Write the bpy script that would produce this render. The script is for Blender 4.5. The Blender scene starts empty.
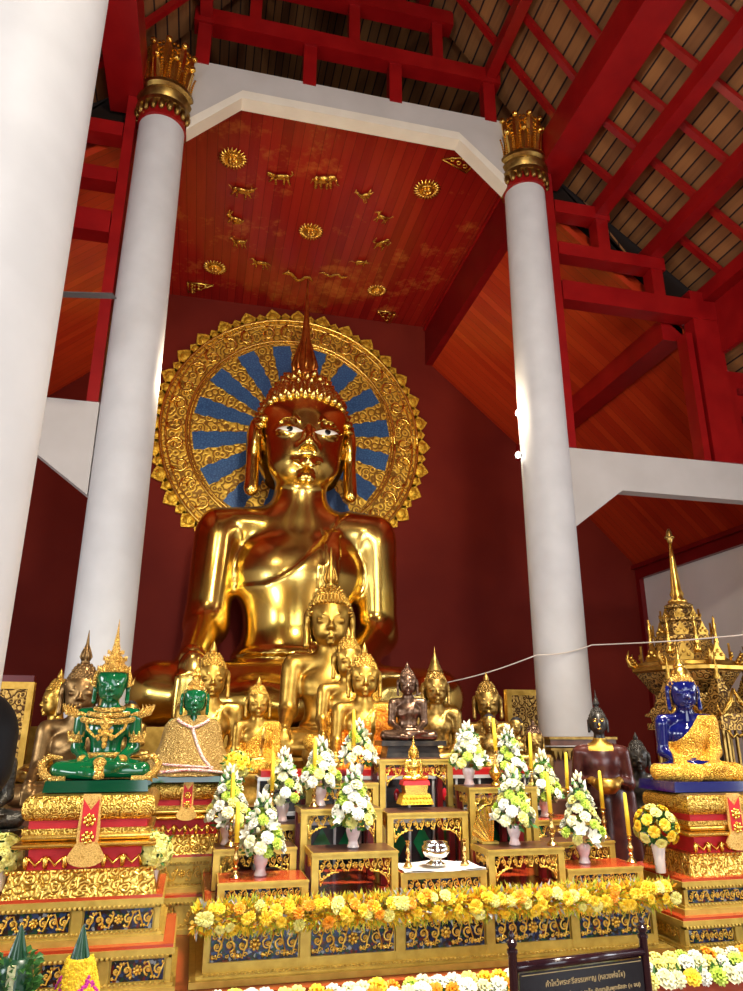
import bpy, math, random
import numpy as np
from mathutils import Vector, Matrix, Euler
random.seed(7); rng = np.random.default_rng(7)
sc = bpy.context.scene; COL = sc.collection
R = math.radians; PI = math.pi

# ------------------------------------------------------------------ camera, world, lights, exposure
F, TH, PS, RO, CZ = 715.0, R(18.1), R(13.2), R(0.15), 1.6
cam = bpy.data.cameras.new('camera'); camo = bpy.data.objects.new('camera', cam); COL.objects.link(camo)
cam.sensor_fit = 'VERTICAL'; cam.sensor_height = 24; cam.lens = F / 991 * 24; cam.clip_start = .05; cam.clip_end = 100
camo.matrix_world = Matrix.Translation((0, 0, CZ)) @ Matrix.Rotation(-PS, 4, 'Z') @ Matrix.Rotation(PI/2 + TH, 4, 'X') @ Matrix.Rotation(RO, 4, 'Z')
sc.camera = camo
sc.view_settings.view_transform = 'Standard'; sc.view_settings.look = 'None'; sc.view_settings.gamma = 1
sc.view_settings.use_curve_mapping = False; sc.view_settings.exposure = 0.0
w = bpy.data.worlds.new('sky'); sc.world = w; w.use_nodes = True
w.node_tree.nodes['Background'].inputs[0].default_value = (.85, .92, 1, 1); w.node_tree.nodes['Background'].inputs[1].default_value = 0.9
def area(name, loc, tgt, sx, sy, power, col=(1, 1, 1), spread=180):
    l = bpy.data.lights.new(name, 'AREA'); l.shape = 'RECTANGLE'; l.size = sx; l.size_y = sy; l.energy = power; l.color = col; l.spread = R(spread)
    o = bpy.data.objects.new(name, l); COL.objects.link(o); o.location = loc
    o.rotation_euler = (Vector(tgt) - Vector(loc)).to_track_quat('-Z', 'Y').to_euler(); return o
def spot(name, loc, tgt, power, ang=60, col=(1, .8, .5), size=.06, blend=.6):
    l = bpy.data.lights.new(name, 'SPOT'); l.energy = power; l.spot_size = R(ang); l.spot_blend = blend; l.color = col; l.shadow_soft_size = size
    o = bpy.data.objects.new(name, l); COL.objects.link(o); o.location = loc
    o.rotation_euler = (Vector(tgt) - Vector(loc)).to_track_quat('-Z', 'Y').to_euler(); return o
# daylight through the open front doorway and the side windows of the hall
area('daylight_doorway', (1.5, -7.9, 2.6), (1.5, 4, 2.8), 5.0, 4.6, 460, (.86, .93, 1))
for yy in (-5, -1, 3):
    area('daylight_window', (-5.4, yy, 2.2), (0, yy, 2.2), 2.0, 1.9, 190, (.9, .95, 1))
    area('daylight_window', (8.45, yy, 2.2), (3, yy, 2.2), 2.0, 1.9, 110, (.9, .95, 1))

for x_ in (1.6, 3.2): area('ceiling_lamp', (x_, 2.5, 6.8), (.7 if x_ < 2 else 2.4, 4.9, 1.2), .5, .5, 92, (1, .90, .74), 66)  # added warm fill over the altar, unseen and without fixtures
area('ceiling_lamp', (1.5, -2.5, 7.0), (1.5, 7, 4.5), 1.0, .5, 170, (1, .90, .74), 110)  # another added fill, unseen behind the camera, brightening the upper hall
for x_ in (-.45, 3.45): spot('uplight', (x_, 8.35, 1.9), (1.5-(x_-1.5)*.2, 12.0, 8.3), 340, 80, (1, .82, .55), .15)
for x_ in (-.50, 3.48):  # left one is an added, hidden mirror of the right, brightening the ceiling
    l_ = bpy.data.lights.new('column_lamp', 'POINT'); l_.energy = 40; l_.color = (1, .84, .6); l_.shadow_soft_size = .06
    o_ = bpy.data.objects.new('column_lamp', l_); COL.objects.link(o_); o_.location = (x_, 7.75, 5.4)

# ------------------------------------------------------------------ pixel helpers (a photo point on a plane of the place)
def ray(px, py):
    u = (px-371.5)/F; v = (495.5-py)/F
    u, v = u*math.cos(RO)-v*math.sin(RO), u*math.sin(RO)+v*math.cos(RO)
    h = math.cos(TH)-v*math.sin(TH); up = math.sin(TH)+v*math.cos(TH)
    return (u*math.cos(PS)+h*math.sin(PS), -u*math.sin(PS)+h*math.cos(PS), up)
def at(px, py, X=None, Y=None, Z=None):
    r = ray(px, py); t = X/r[0] if X is not None else Y/r[1] if Y is not None else (Z-CZ)/r[2]
    return Vector((t*r[0], t*r[1], CZ+t*r[2]))

# ------------------------------------------------------------------ materials
MATS = {}
def mat(name, col, metal=0, rough=.5, **k):
    if name in MATS: return MATS[name]
    m = bpy.data.materials.new(name); m.use_nodes = True; nt = m.node_tree; b = nt.nodes['Principled BSDF']
    b.inputs['Base Color'].default_value = (*col, 1); b.inputs['Metallic'].default_value = metal; b.inputs['Roughness'].default_value = rough
    for kk, v in k.items():
        kk = kk.replace('_', ' ')
        if kk in b.inputs: b.inputs[kk].default_value = v
    MATS[name] = m; return m
def N(m, t, **k):
    n = m.node_tree.nodes.new(t)
    for a, v in k.items():
        if a in n.inputs: n.inputs[a].default_value = v
        else: setattr(n, a, v)
    return n
def L(m, a, ao, b, bi): m.node_tree.links.new(a.outputs[ao], b.inputs[bi])
def BS(m): return m.node_tree.nodes['Principled BSDF']
def ramp(m, stops):
    r = N(m, 'ShaderNodeValToRGB'); e = r.color_ramp.elements
    while len(e) < len(stops): e.new(.5)
    for el, (p, c) in zip(e, stops): el.position = p; el.color = (*c, 1)
    return r
def coords(m, scale=(1, 1, 1)):
    t = N(m, 'ShaderNodeTexCoord'); mp = N(m, 'ShaderNodeMapping'); mp.inputs['Scale'].default_value = scale
    L(m, t, 'Object', mp, 'Vector'); return mp
def bump(m, src, out, strength=.3, dist=.01):
    b = N(m, 'ShaderNodeBump'); b.inputs['Strength'].default_value = strength; b.inputs['Distance'].default_value = dist
    L(m, src, out, b, 'Height'); L(m, b, 'Normal', BS(m), 'Normal')
def noisy(name, c1, c2, metal=0, rough=.5, scale=4, bs=.15, bd=.01, rr=None, **k):
    m = mat(name, c1, metal, rough, **k)
    if len(m.node_tree.nodes) > 3: return m
    mp = coords(m); n = N(m, 'ShaderNodeTexNoise', Scale=scale, Detail=5.0); L(m, mp, 0, n, 'Vector')
    r = ramp(m, [(.35, c1), (.7, c2)]); L(m, n, 0, r, 0); L(m, r, 0, BS(m), 'Base Color')
    if bs: bump(m, n, 0, bs, bd)
    if rr:
        mr = N(m, 'ShaderNodeMapRange'); mr.inputs[3].default_value = rr[0]; mr.inputs[4].default_value = rr[1]
        L(m, n, 0, mr, 0); L(m, mr, 0, BS(m), 'Roughness')
    return m
def carved(name, hi, lo, scale=40, metal=.9, rough=.35, dist=.006, strength=.9, mix=(.05, .22), crack=False):
    m = mat(name, hi, metal, rough); mp = coords(m)
    n = N(m, 'ShaderNodeTexNoise', Scale=scale*.35, Detail=2.0); L(m, mp, 0, n, 'Vector')
    ad = N(m, 'ShaderNodeMixRGB', blend_type='ADD'); ad.inputs[0].default_value = .05
    L(m, mp, 0, ad, 1); L(m, n, 1, ad, 2)
    if crack: v = N(m, 'ShaderNodeTexVoronoi', Scale=scale, feature='DISTANCE_TO_EDGE'); L(m, ad, 0, v, 'Vector')
    else:   # rosettes with rings, like stamped or carved floral relief
        w_ = N(m, 'ShaderNodeTexVoronoi', Scale=scale*.55, feature='F1'); L(m, ad, 0, w_, 'Vector')
        mu = N(m, 'ShaderNodeMath', operation='MULTIPLY'); mu.inputs[1].default_value = 17; L(m, w_, 0, mu, 0)
        si = N(m, 'ShaderNodeMath', operation='COSINE'); L(m, mu, 0, si, 0)
        v = N(m, 'ShaderNodeMath', operation='MULTIPLY_ADD'); v.inputs[1].default_value = .22; v.inputs[2].default_value = .20; L(m, si, 0, v, 0)
    r = ramp(m, [(mix[0], lo), (mix[1], hi)]); L(m, v, 0, r, 0); L(m, r, 0, BS(m), 'Base Color')
    bump(m, v, 0, strength, dist); return m
def boards(name, c1, c2, gap, axis='X', width=.12, metal=0, rough=.3, gapw=.05, blot=None):
    """planks laid side by side along one axis, with dark joints"""
    m = mat(name, c1, metal, rough); t = N(m, 'ShaderNodeTexCoord'); s = N(m, 'ShaderNodeSeparateXYZ'); L(m, t, 'Object', s, 0)
    d = N(m, 'ShaderNodeMath', operation='DIVIDE'); d.inputs[1].default_value = width; L(m, s, axis, d, 0)
    fr = N(m, 'ShaderNodeMath', operation='FRACT'); L(m, d, 0, fr, 0)
    fl = N(m, 'ShaderNodeMath', operation='FLOOR'); L(m, d, 0, fl, 0)
    wn = N(m, 'ShaderNodeTexWhiteNoise', noise_dimensions='1D'); L(m, fl, 0, wn, 'W')
    mp = N(m, 'ShaderNodeMapping'); mp.inputs['Scale'].default_value = (12, 1, 12) if axis == 'X' else (1, 14, 1); L(m, t, 'Object', mp, 0)
    n = N(m, 'ShaderNodeTexNoise', Scale=1.5, Detail=6.0); L(m, mp, 0, n, 'Vector')
    av = N(m, 'ShaderNodeMath', operation='ADD'); L(m, wn, 0, av, 0); L(m, n, 0, av, 1)
    hv = N(m, 'ShaderNodeMath', operation='MULTIPLY'); hv.inputs[1].default_value = .5; L(m, av, 0, hv, 0)
    r = ramp(m, [(.2, c1), (.75, c2)]); L(m, hv, 0, r, 0); src = r
    if blot:
        nb = N(m, 'ShaderNodeTexNoise', Scale=1.3, Detail=7.0); L(m, t, 'Object', nb, 'Vector'); nb.inputs['Roughness'].default_value = .7
        rb = ramp(m, [(.55, (0, 0, 0)), (.75, (1, 1, 1))]); L(m, nb, 0, rb, 0)
        mb = N(m, 'ShaderNodeMixRGB'); mb.inputs[2].default_value = (*blot, 1); L(m, rb, 0, mb, 0); L(m, src, 0, mb, 1); src = mb
    g = ramp(m, [(gapw*.7, gap), (gapw, (1, 1, 1))]); L(m, fr, 0, g, 0)
    mx = N(m, 'ShaderNodeMixRGB', blend_type='MULTIPLY'); mx.inputs[0].default_value = 1; L(m, src, 0, mx, 1); L(m, g, 0, mx, 2)
    L(m, mx, 0, BS(m), 'Base Color'); 
    h = N(m, 'ShaderNodeMath', operation='ADD'); L(m, g, 0, h, 0); L(m, wn, 0, h, 1)
    h2 = N(m, 'ShaderNodeMath', operation='ADD'); L(m, h, 0, h2, 0); L(m, n, 0, h2, 1)
    bump(m, h2, 0, .35, .006); return m

gold_leaf = noisy('gold_leaf_polished', (.80, .53, .10), (.98, .72, .22), 1, .20, 2.2, .10, .03, (.10, .30))
gold_body = noisy('gold_satin', (.42, .235, .04), (.68, .42, .09), 1, .38, 9, .12, .01)
gold_old = noisy('gold_aged', (.24, .14, .035), (.50, .32, .09), 1, .38, 12, .2, .01)
gold_bright = noisy('gold_bright', (.85, .50, .08), (1.0, .66, .16), 1, .27, 30, .1, .004)
gold_carved = carved('gold_carved', (.95, .60, .13), (.34, .15, .02), 45)
gold_fine = carved('gold_carved_fine', (.95, .62, .16), (.40, .19, .03), 26, dist=.012)
gold_big = carved('gold_filigree', (.90, .56, .07), (.30, .14, .02), 13, .6, .45, .02)
gold_petal = carved('gold_petal', (.92, .58, .05), (.62, .33, .02), 14, .55, .45, .02, .4)
gold_frame = noisy('gold_paint_frame', (.48, .32, .055), (.60, .42, .085), .55, .42, 20, .1, .003)
gold_apron = noisy('gold_apron', (.80, .50, .07), (.95, .64, .14), .85, .35, 40, .1, .003)
bronze = noisy('dark_bronze', (.10, .055, .035), (.20, .12, .075), .9, .3, 10, .15, .01)
bronze_brown = noisy('brown_bronze', (.17, .095, .035), (.30, .18, .07), .9, .38, 8, .2, .01)
bronze_grey = noisy('grey_bronze', (.035, .033, .03), (.10, .095, .08), .8, .35, 18, .4, .02)
black_pl = noisy('black_patina', (.012, .011, .010), (.05, .04, .03), .3, .35, 14, .2, .01)
green_glass = mat('green_glass', (.001, .085, .025), 0, .07, Coat_Weight=.2)
green_glass2 = mat('green_glass_dark', (.001, .045, .02), 0, .07)
blue_glass = mat('blue_glass', (.003, .006, .085), 0, .09, Coat_Weight=.2)
white_eye = mat('eye_white', (.9, .88, .82), 0, .25); black_eye = mat('eye_black', (.01, .01, .012), 0, .1)
hair_black = mat('hair_black_paint', (.012, .012, .014), 0, .4)
plaster = noisy('white_plaster', (.60, .59, .58), (.67, .66, .65), 0, .6, 3, .1, .01)
plaster_beam = noisy('white_beam_paint', (.52, .48, .44), (.58, .54, .50), 0, .6, 2, .1, .01)
cream = noisy('cream_trim', (.80, .72, .58), (.85, .78, .64), 0, .5, 4, .05)
wall_red = noisy('wall_dark_red', (.15, .011, .006), (.19, .017, .008), 0, .7, .8, .12, .01, Specular_IOR_Level=.18)
wall_pale = noisy('wall_pale', (.76, .73, .70), (.84, .81, .78), 0, .8, 1, .05)
lac_red = noisy('lacquer_red', (.25, .003, .004), (.33, .006, .006), 0, .33, 3, .05)
lac_dark = noisy('lacquer_red_dark', (.15, .002, .003), (.20, .004, .005), 0, .35, 3, .05)
table_red = noisy('table_top_red', (.34, .035, .010), (.42, .05, .014), 0, .22, 4, .03)
leg_red = mat('dark_red_post', (.16, .006, .008), 0, .3)
ceil_boards = boards('ceiling_boards_red', (.22, .006, .005), (.32, .014, .008), (.35, .3, .3), 'X', .15, 0, .24, blot=(.50, .13, .025))
slope_boards = boards('slope_boards_red', (.38, .022, .006), (.50, .045, .010), (.4, .35, .3), 'Y', .16, 0, .28)
roof_boards = boards('roof_boards', (.165, .060, .016), (.33, .135, .036), (.05, .02, .01), 'X', .13, 0, .85, gapw=.16)
dark_void = mat('dark_timber', (.018, .010, .007), 0, .9, Specular_IOR_Level=.1)  # near-black colour standing in for the shade under the roof
dark_wood = noisy('dark_wood', (.06, .022, .012), (.11, .04, .02), 0, .35, 14, .1)
floor_m = noisy('floor_tiles', (.22, .09, .06), (.28, .12, .08), 0, .3, 2, .02)
dais_m = noisy('dais_orange_red', (.32, .045, .012), (.38, .06, .016), 0, .3, 4, .03)
blue_mos = carved('blue_mosaic', (.06, .17, .38), (.03, .09, .25), 22, .2, .3, .004, crack=True)
mosaic = mat('coloured_mosaic', (.02, .03, .06), .2, .15)
if 1:
    m = mosaic; mp = coords(m); v = N(m, 'ShaderNodeTexVoronoi', Scale=75.0); L(m, mp, 0, v, 'Vector')
    s = N(m, 'ShaderNodeSeparateColor'); L(m, v, 1, s, 0)
    r = ramp(m, [(0, (.02, .03, .09)), (.22, (.015, .06, .03)), (.4, (.03, .02, .015)), (.72, (.04, .07, .16)), (.85, (.14, .02, .015)), (.92, (.30, .32, .32))])
    r.color_ramp.interpolation = 'CONSTANT'; L(m, s, 0, r, 0); L(m, r, 0, BS(m), 'Base Color')
red_cloth = noisy('red_velvet', (.50, .008, .012), (.60, .012, .02), 0, .6, 20, .1)
orange_cloth = carved('orange_brocade', (.80, .30, .02), (.62, .16, .01), 14, .35, .4, .01, .5)
robe_gold = carved('gold_brocade', (.85, .50, .06), (.50, .22, .02), 20, .6, .4, .012, .8)
shawl_m = carved('shawl_brocade', (.50, .33, .10), (.24, .13, .025), 24, .5, .45, .012, .8)
trim_m = carved('shawl_trim', (.75, .62, .55), (.50, .10, .09), 22, .1, .6, .004, .5, (.12, .2))
brass = noisy('brass', (.62, .38, .12), (.80, .55, .22), 1, .24, 12, .05)
silver = mat('silver', (.75, .74, .70), 1, .16)
candle_m = mat('yellow_wax', (.86, .58, .03), 0, .45, Subsurface_Weight=.1)
wick_m = mat('wick', (.03, .02, .02), 0, .9)
vase_pink = noisy('pink_marbled_vase', (.62, .40, .38), (.85, .80, .78), .1, .25, 9, 0)
vase_white = mat('white_vase', (.78, .70, .62), 0, .3)
leaf_m = noisy('leaf_green', (.03, .13, .025), (.09, .26, .05), 0, .5, 30, 0)
leaf_y = noisy('leaf_yellow_green', (.28, .36, .02), (.55, .52, .03), 0, .5, 30, 0)
leaf_d = mat('banana_leaf', (.012, .07, .03), 0, .3)
pet_white = mat('petal_white', (.78, .78, .66), 0, .55, Subsurface_Weight=.0)
pet_cream = mat('petal_cream', (.80, .78, .48), 0, .55)
pet_lime = mat('petal_lime', (.55, .72, .10), 0, .55)
pet_pale = mat('petal_pale_yellow', (.80, .74, .22), 0, .55)
pet_yel = mat('petal_yellow', (.88, .60, .03), 0, .5)
pet_org = mat('petal_orange', (.85, .34, .015), 0, .5)
pet_gry = mat('petal_grey', (.42, .42, .40), 0, .6)
pet_mag = mat('petal_magenta', (.55, .03, .32), 0, .6)
white_cloth = mat('white_cloth', (.82, .77, .72), 0, .7)
lamp_glow = mat('lamp_glow', (1, 1, 1), 0, .5, Emission_Color=(1, .97, .9, 1), Emission_Strength=14.0)
skin = mat('skin', (.45, .24, .15), 0, .5); hair_m = mat('hair', (.006, .005, .005), 0, .6, Specular_IOR_Level=.2)
shirt = mat('shirt', (.12, .13, .16), 0, .8); trouser = mat('trousers', (.04, .04, .05), 0, .8)
sign_m = mat('sign_black', (.008, .008, .010), 0, .15); sign_fr = noisy('sign_frame', (.018, .006, .010), (.03, .010, .014), 0, .15, 5, 0)
sign_gold = mat('sign_gold', (.55, .42, .20), .3, .4)
string_m = mat('white_string', (.75, .68, .60), 0, .8)
grey_m = mat('fan_grey', (.10, .09, .09), .2, .4)
teal = noisy('teal_enamel', (.02, .16, .17), (.10, .30, .32), .4, .3, 30, .2)

# ------------------------------------------------------------------ mesh kit
class MB:
    def __init__(s): s.v = []; s.f = []; s.n = 0
    def add(s, v, f):
        s.v.append(np.asarray(v, float).reshape(-1, 3)); s.f.append([tuple(int(i)+s.n for i in q) for q in f]); s.n += len(s.v[-1]); return s
    def box(s, x0, x1, y0, y1, z0, z1, tx=0, ty=0):
        v = [(x0, y0, z0), (x1, y0, z0), (x1, y1, z0), (x0, y1, z0), (x0+tx, y0+ty, z1), (x1-tx, y0+ty, z1), (x1-tx, y1-ty, z1), (x0+tx, y1-ty, z1)]
        return s.add(v, [(0, 3, 2, 1), (4, 5, 6, 7), (0, 1, 5, 4), (1, 2, 6, 5), (2, 3, 7, 6), (3, 0, 4, 7)])
    def beam(s, a, b, wd, ht, up=(0, 0, 1)):
        a = Vector(a); b = Vector(b); d = (b-a).normalized(); r = d.cross(Vector(up)).normalized()*wd/2; u = r.cross(d).normalized()*ht/2
        v = [p+q for p in (a, b) for q in (-r-u, r-u, r+u, -r+u)]
        return s.add([tuple(x) for x in v], [(0, 1, 2, 3), (7, 6, 5, 4), (0, 4, 5, 1), (1, 5, 6, 2), (2, 6, 7, 3), (3, 7, 4, 0)])
    def lathe(s, prof, c=(0, 0, 0), seg=20, sq=0, ang=0, sx=1, sy=1):
        v = []; f = []; n = len(prof)
        for r, z in prof:
            for k in range(seg):
                a = 2*PI*k/seg+ang; q = 1
                if sq: q = 1/max(abs(math.cos(2*PI*k/seg+ang)), abs(math.sin(2*PI*k/seg+ang)))
                v.append((c[0]+r*q*math.cos(a)*sx, c[1]+r*q*math.sin(a)*sy, c[2]+z))
        for i in range(n-1):
            for k in range(seg):
                k2 = (k+1) % seg; f.append((i*seg+k, i*seg+k2, (i+1)*seg+k2, (i+1)*seg+k))
        f.append(tuple(range(seg))[::-1]); f.append(tuple((n-1)*seg+k for k in range(seg)))
        return s.add(v, f)
    def tube(s, pts, rad, seg=6, flat=1):
        pts = [Vector(p) for p in pts]; n = len(pts); v = []; f = []
        rr = rad if hasattr(rad, '__len__') else [rad]*n
        ref = None
        for i, p in enumerate(pts):
            d = (pts[min(i+1, n-1)]-pts[max(i-1, 0)]).normalized()
            if ref is None: ref = Vector((0, 0, 1)) if abs(d.z) < .9 else Vector((0, 1, 0))
            r = d.cross(ref)
            if r.length < 1e-4: r = d.orthogonal()
            r.normalize(); u = r.cross(d).normalized(); ref = u
            for k in range(seg):
                a = 2*PI*k/seg; v.append(tuple(p+r*math.cos(a)*rr[i]+u*math.sin(a)*rr[i]*flat))
        for i in range(n-1):
            for k in range(seg):
                k2 = (k+1) % seg; f.append((i*seg+k, i*seg+k2, (i+1)*seg+k2, (i+1)*seg+k))
        f.append(tuple(range(seg))[::-1]); f.append(tuple((n-1)*seg+k for k in range(seg)))
        return s.add(v, f)
    def ball(s, c, r, seg=10, rings=6):
        r = (r, r, r) if not hasattr(r, '__len__') else r
        prof = [(math.sin(PI*i/rings), -math.cos(PI*i/rings)) for i in range(1, rings)]
        v = [(c[0], c[1], c[2]-r[2])]
        for a, b in prof:
            for k in range(seg): v.append((c[0]+a*math.cos(2*PI*k/seg)*r[0], c[1]+a*math.sin(2*PI*k/seg)*r[1], c[2]+b*r[2]))
        v.append((c[0], c[1], c[2]+r[2])); f = []; m = len(prof)
        for k in range(seg):
            k2 = (k+1) % seg; f.append((0, 1+k2, 1+k)); f.append((len(v)-1, 1+(m-1)*seg+k, 1+(m-1)*seg+k2))
            for i in range(m-1): f.append((1+i*seg+k, 1+i*seg+k2, 1+(i+1)*seg+k2, 1+(i+1)*seg+k))
        return s.add(v, f)
    def grid(s, fn, nu, nv, thick=0):
        v = []; f = []
        for j in range(nv+1):
            for i in range(nu+1): v.append(fn(i/nu, j/nv))
        W = nu+1
        for j in range(nv):
            for i in range(nu): f.append((j*W+i, j*W+i+1, (j+1)*W+i+1, (j+1)*W+i))
        return s.add(v, f)
    def prism(s, poly, a, b, ax='Y'):
        """polygon (2-D) swept along an axis"""
        def P(p, t): return (p[0], t, p[1]) if ax == 'Y' else (t, p[0], p[1]) if ax == 'X' else (p[0], p[1], t)
        n = len(poly); v = [P(p, a) for p in poly]+[P(p, b) for p in poly]
        return s.add(v, [tuple(range(n)), tuple(range(2*n-1, n-1, -1))]+[(i, i+n, (i+1) % n+n, (i+1) % n) for i in range(n)])
    def merge(s, o, M=None):
        V = np.vstack(o.v)
        if M is not None:
            A = np.array(M); V = V @ A[:3, :3].T + A[:3, 3]
        fs = [q for g in o.f for q in g]
        return s.add(V, fs)
    def mesh(s, name, m=None, smooth=False):
        me = bpy.data.meshes.new(name); V = np.vstack(s.v); me.from_pydata([tuple(x) for x in V.tolist()], [], [q for g in s.f for q in g])
        if m: me.materials.append(m)
        me.update()
        import bmesh
        bm = bmesh.new(); bm.from_mesh(me); bmesh.ops.recalc_face_normals(bm, faces=bm.faces); bm.to_mesh(me); bm.free()
        if smooth: me.shade_smooth(); 
        if smooth == 'auto': me.set_sharp_from_angle(angle=R(42))
        return me
def obj(name, me, parent=None, loc=(0, 0, 0), rot=(0, 0, 0), sca=(1, 1, 1), m=None):
    o = bpy.data.objects.new(name, me); COL.objects.link(o); o.location = loc; o.rotation_euler = rot; o.scale = sca if hasattr(sca, '__len__') else (sca,)*3
    if parent: o.parent = parent
    if m is not None:
        if len(me.materials) == 0: me.materials.append(m)
        else: o.material_slots[0].link = 'OBJECT'; o.material_slots[0].material = m
    return o
def build(name, mb, m, parent=None, smooth=False, **k): return obj(name, mb.mesh(name, m, smooth), parent, **k)
def tag(o, label, cat, group=None, kind=None):
    o['label'] = label; o['category'] = cat
    if group: o['group'] = group
    if kind: o['kind'] = kind
    return o
def thing(name, label, cat, loc=(0, 0, 0), rz=0, group=None, sca=1):
    o = bpy.data.objects.new(name, None); COL.objects.link(o); o.location = loc; o.rotation_euler = (0, 0, rz); o.scale = (sca,)*3
    o.empty_display_size = .1
    return tag(o, label, cat, group)
def struct(name, mb, m, smooth=False, parent=None):
    o = build(name, mb, m, parent, smooth)
    if not parent: o['kind'] = 'structure'
    return o

# ------------------------------------------------------------------ signed-distance modelling (smooth organic bodies)
def smin(a, b, k): h = np.clip(.5+.5*(b-a)/k, 0, 1); return b*(1-h)+a*h-k*h*(1-h)
def s_cap(P, a, b, ra, rb):
    a = np.array(a, np.float32); b = np.array(b, np.float32); pa = P-a; ba = b-a; h = np.clip((pa@ba)/max(1e-9, ba@ba), 0, 1)
    return np.sqrt(((pa-h[..., None]*ba)**2).sum(-1))-(ra+(rb-ra)*h)
def s_ell(P, c, r):
    r = np.array(r, np.float32); q = (P-np.array(c, np.float32)); k0 = np.sqrt(((q/r)**2).sum(-1)); k1 = np.sqrt(((q/(r*r))**2).sum(-1))+1e-6
    return k0*(k0-1)/k1
def surfnet(fn, lo, hi, h, name, smooth_it=0):
    lo = np.array(lo, np.float32); hi = np.array(hi, np.float32); n = np.ceil((hi-lo)/h).astype(int)+1
    ax = [lo[i]+h*np.arange(n[i], dtype=np.float32) for i in range(3)]
    G = np.stack(np.meshgrid(*ax, indexing='ij'), -1); D = fn(G).astype(np.float32); S = D < 0
    c = n-1; cnt = np.zeros(c, np.float32); acc = np.zeros((*c, 3), np.float32)
    offs = [(i, j, k) for i in (0, 1) for j in (0, 1) for k in (0, 1)]
    def sl(o): return (slice(o[0], o[0]+c[0]), slice(o[1], o[1]+c[1]), slice(o[2], o[2]+c[2]))
    for a in range(3):
        for o in offs:
            if o[a]: continue
            o2 = list(o); o2[a] = 1; d0 = D[sl(o)]; d1 = D[sl(o2)]; x = (S[sl(o)] != S[sl(o2)]); t = np.where(x, d0/(d0-d1+1e-12), 0)
            cnt += x
            for b in range(3): acc[..., b] += np.where(x, (t if b == a else o[b]), 0)
    M = cnt > 0; idx = -np.ones(c, np.int64); idx[M] = np.arange(M.sum()); ii = np.argwhere(M)
    V = lo+h*(ii+acc[M]/cnt[M][:, None]); Fs = []
    for a in range(3):
        b, d = (a+1) % 3, (a+2) % 3
        s0 = [slice(None)]*3; s1 = [slice(None)]*3; s0[a] = slice(0, -1); s1[a] = slice(1, None)
        X = S[tuple(s0)] != S[tuple(s1)]; e = np.argwhere(X); e = e[(e[:, b] > 0) & (e[:, d] > 0) & (e[:, b] < c[b]) & (e[:, d] < c[d])]
        def q(ob, od):
            w_ = e.copy(); w_[:, b] += ob; w_[:, d] += od; return idx[w_[:, 0], w_[:, 1], w_[:, 2]]
        f = np.stack([q(-1, -1), q(0, -1), q(0, 0), q(-1, 0)], 1); fl = ~S[e[:, 0], e[:, 1], e[:, 2]]; f[fl] = f[fl][:, ::-1]; Fs.append(f)
    Fq = np.vstack(Fs); me = bpy.data.meshes.new(name)
    me.vertices.add(len(V)); me.vertices.foreach_set('co', V.astype(np.float32).ravel()); me.loops.add(Fq.size); me.loops.foreach_set('vertex_index', Fq.ravel().astype(np.int32))
    me.polygons.add(len(Fq)); me.polygons.foreach_set('loop_start', np.arange(0, Fq.size, 4, dtype=np.int32)); me.polygons.foreach_set('loop_total', np.full(len(Fq), 4, np.int32))
    me.update(calc_edges=True); me.validate(); me.shade_smooth(); return me

def union(P, prims, k):
    d = None
    for p in prims:
        e = s_cap(P, *p[1:]) if p[0] == 'c' else s_ell(P, *p[1:])
        d = e if d is None else smin(d, e, k)
    return d
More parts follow.
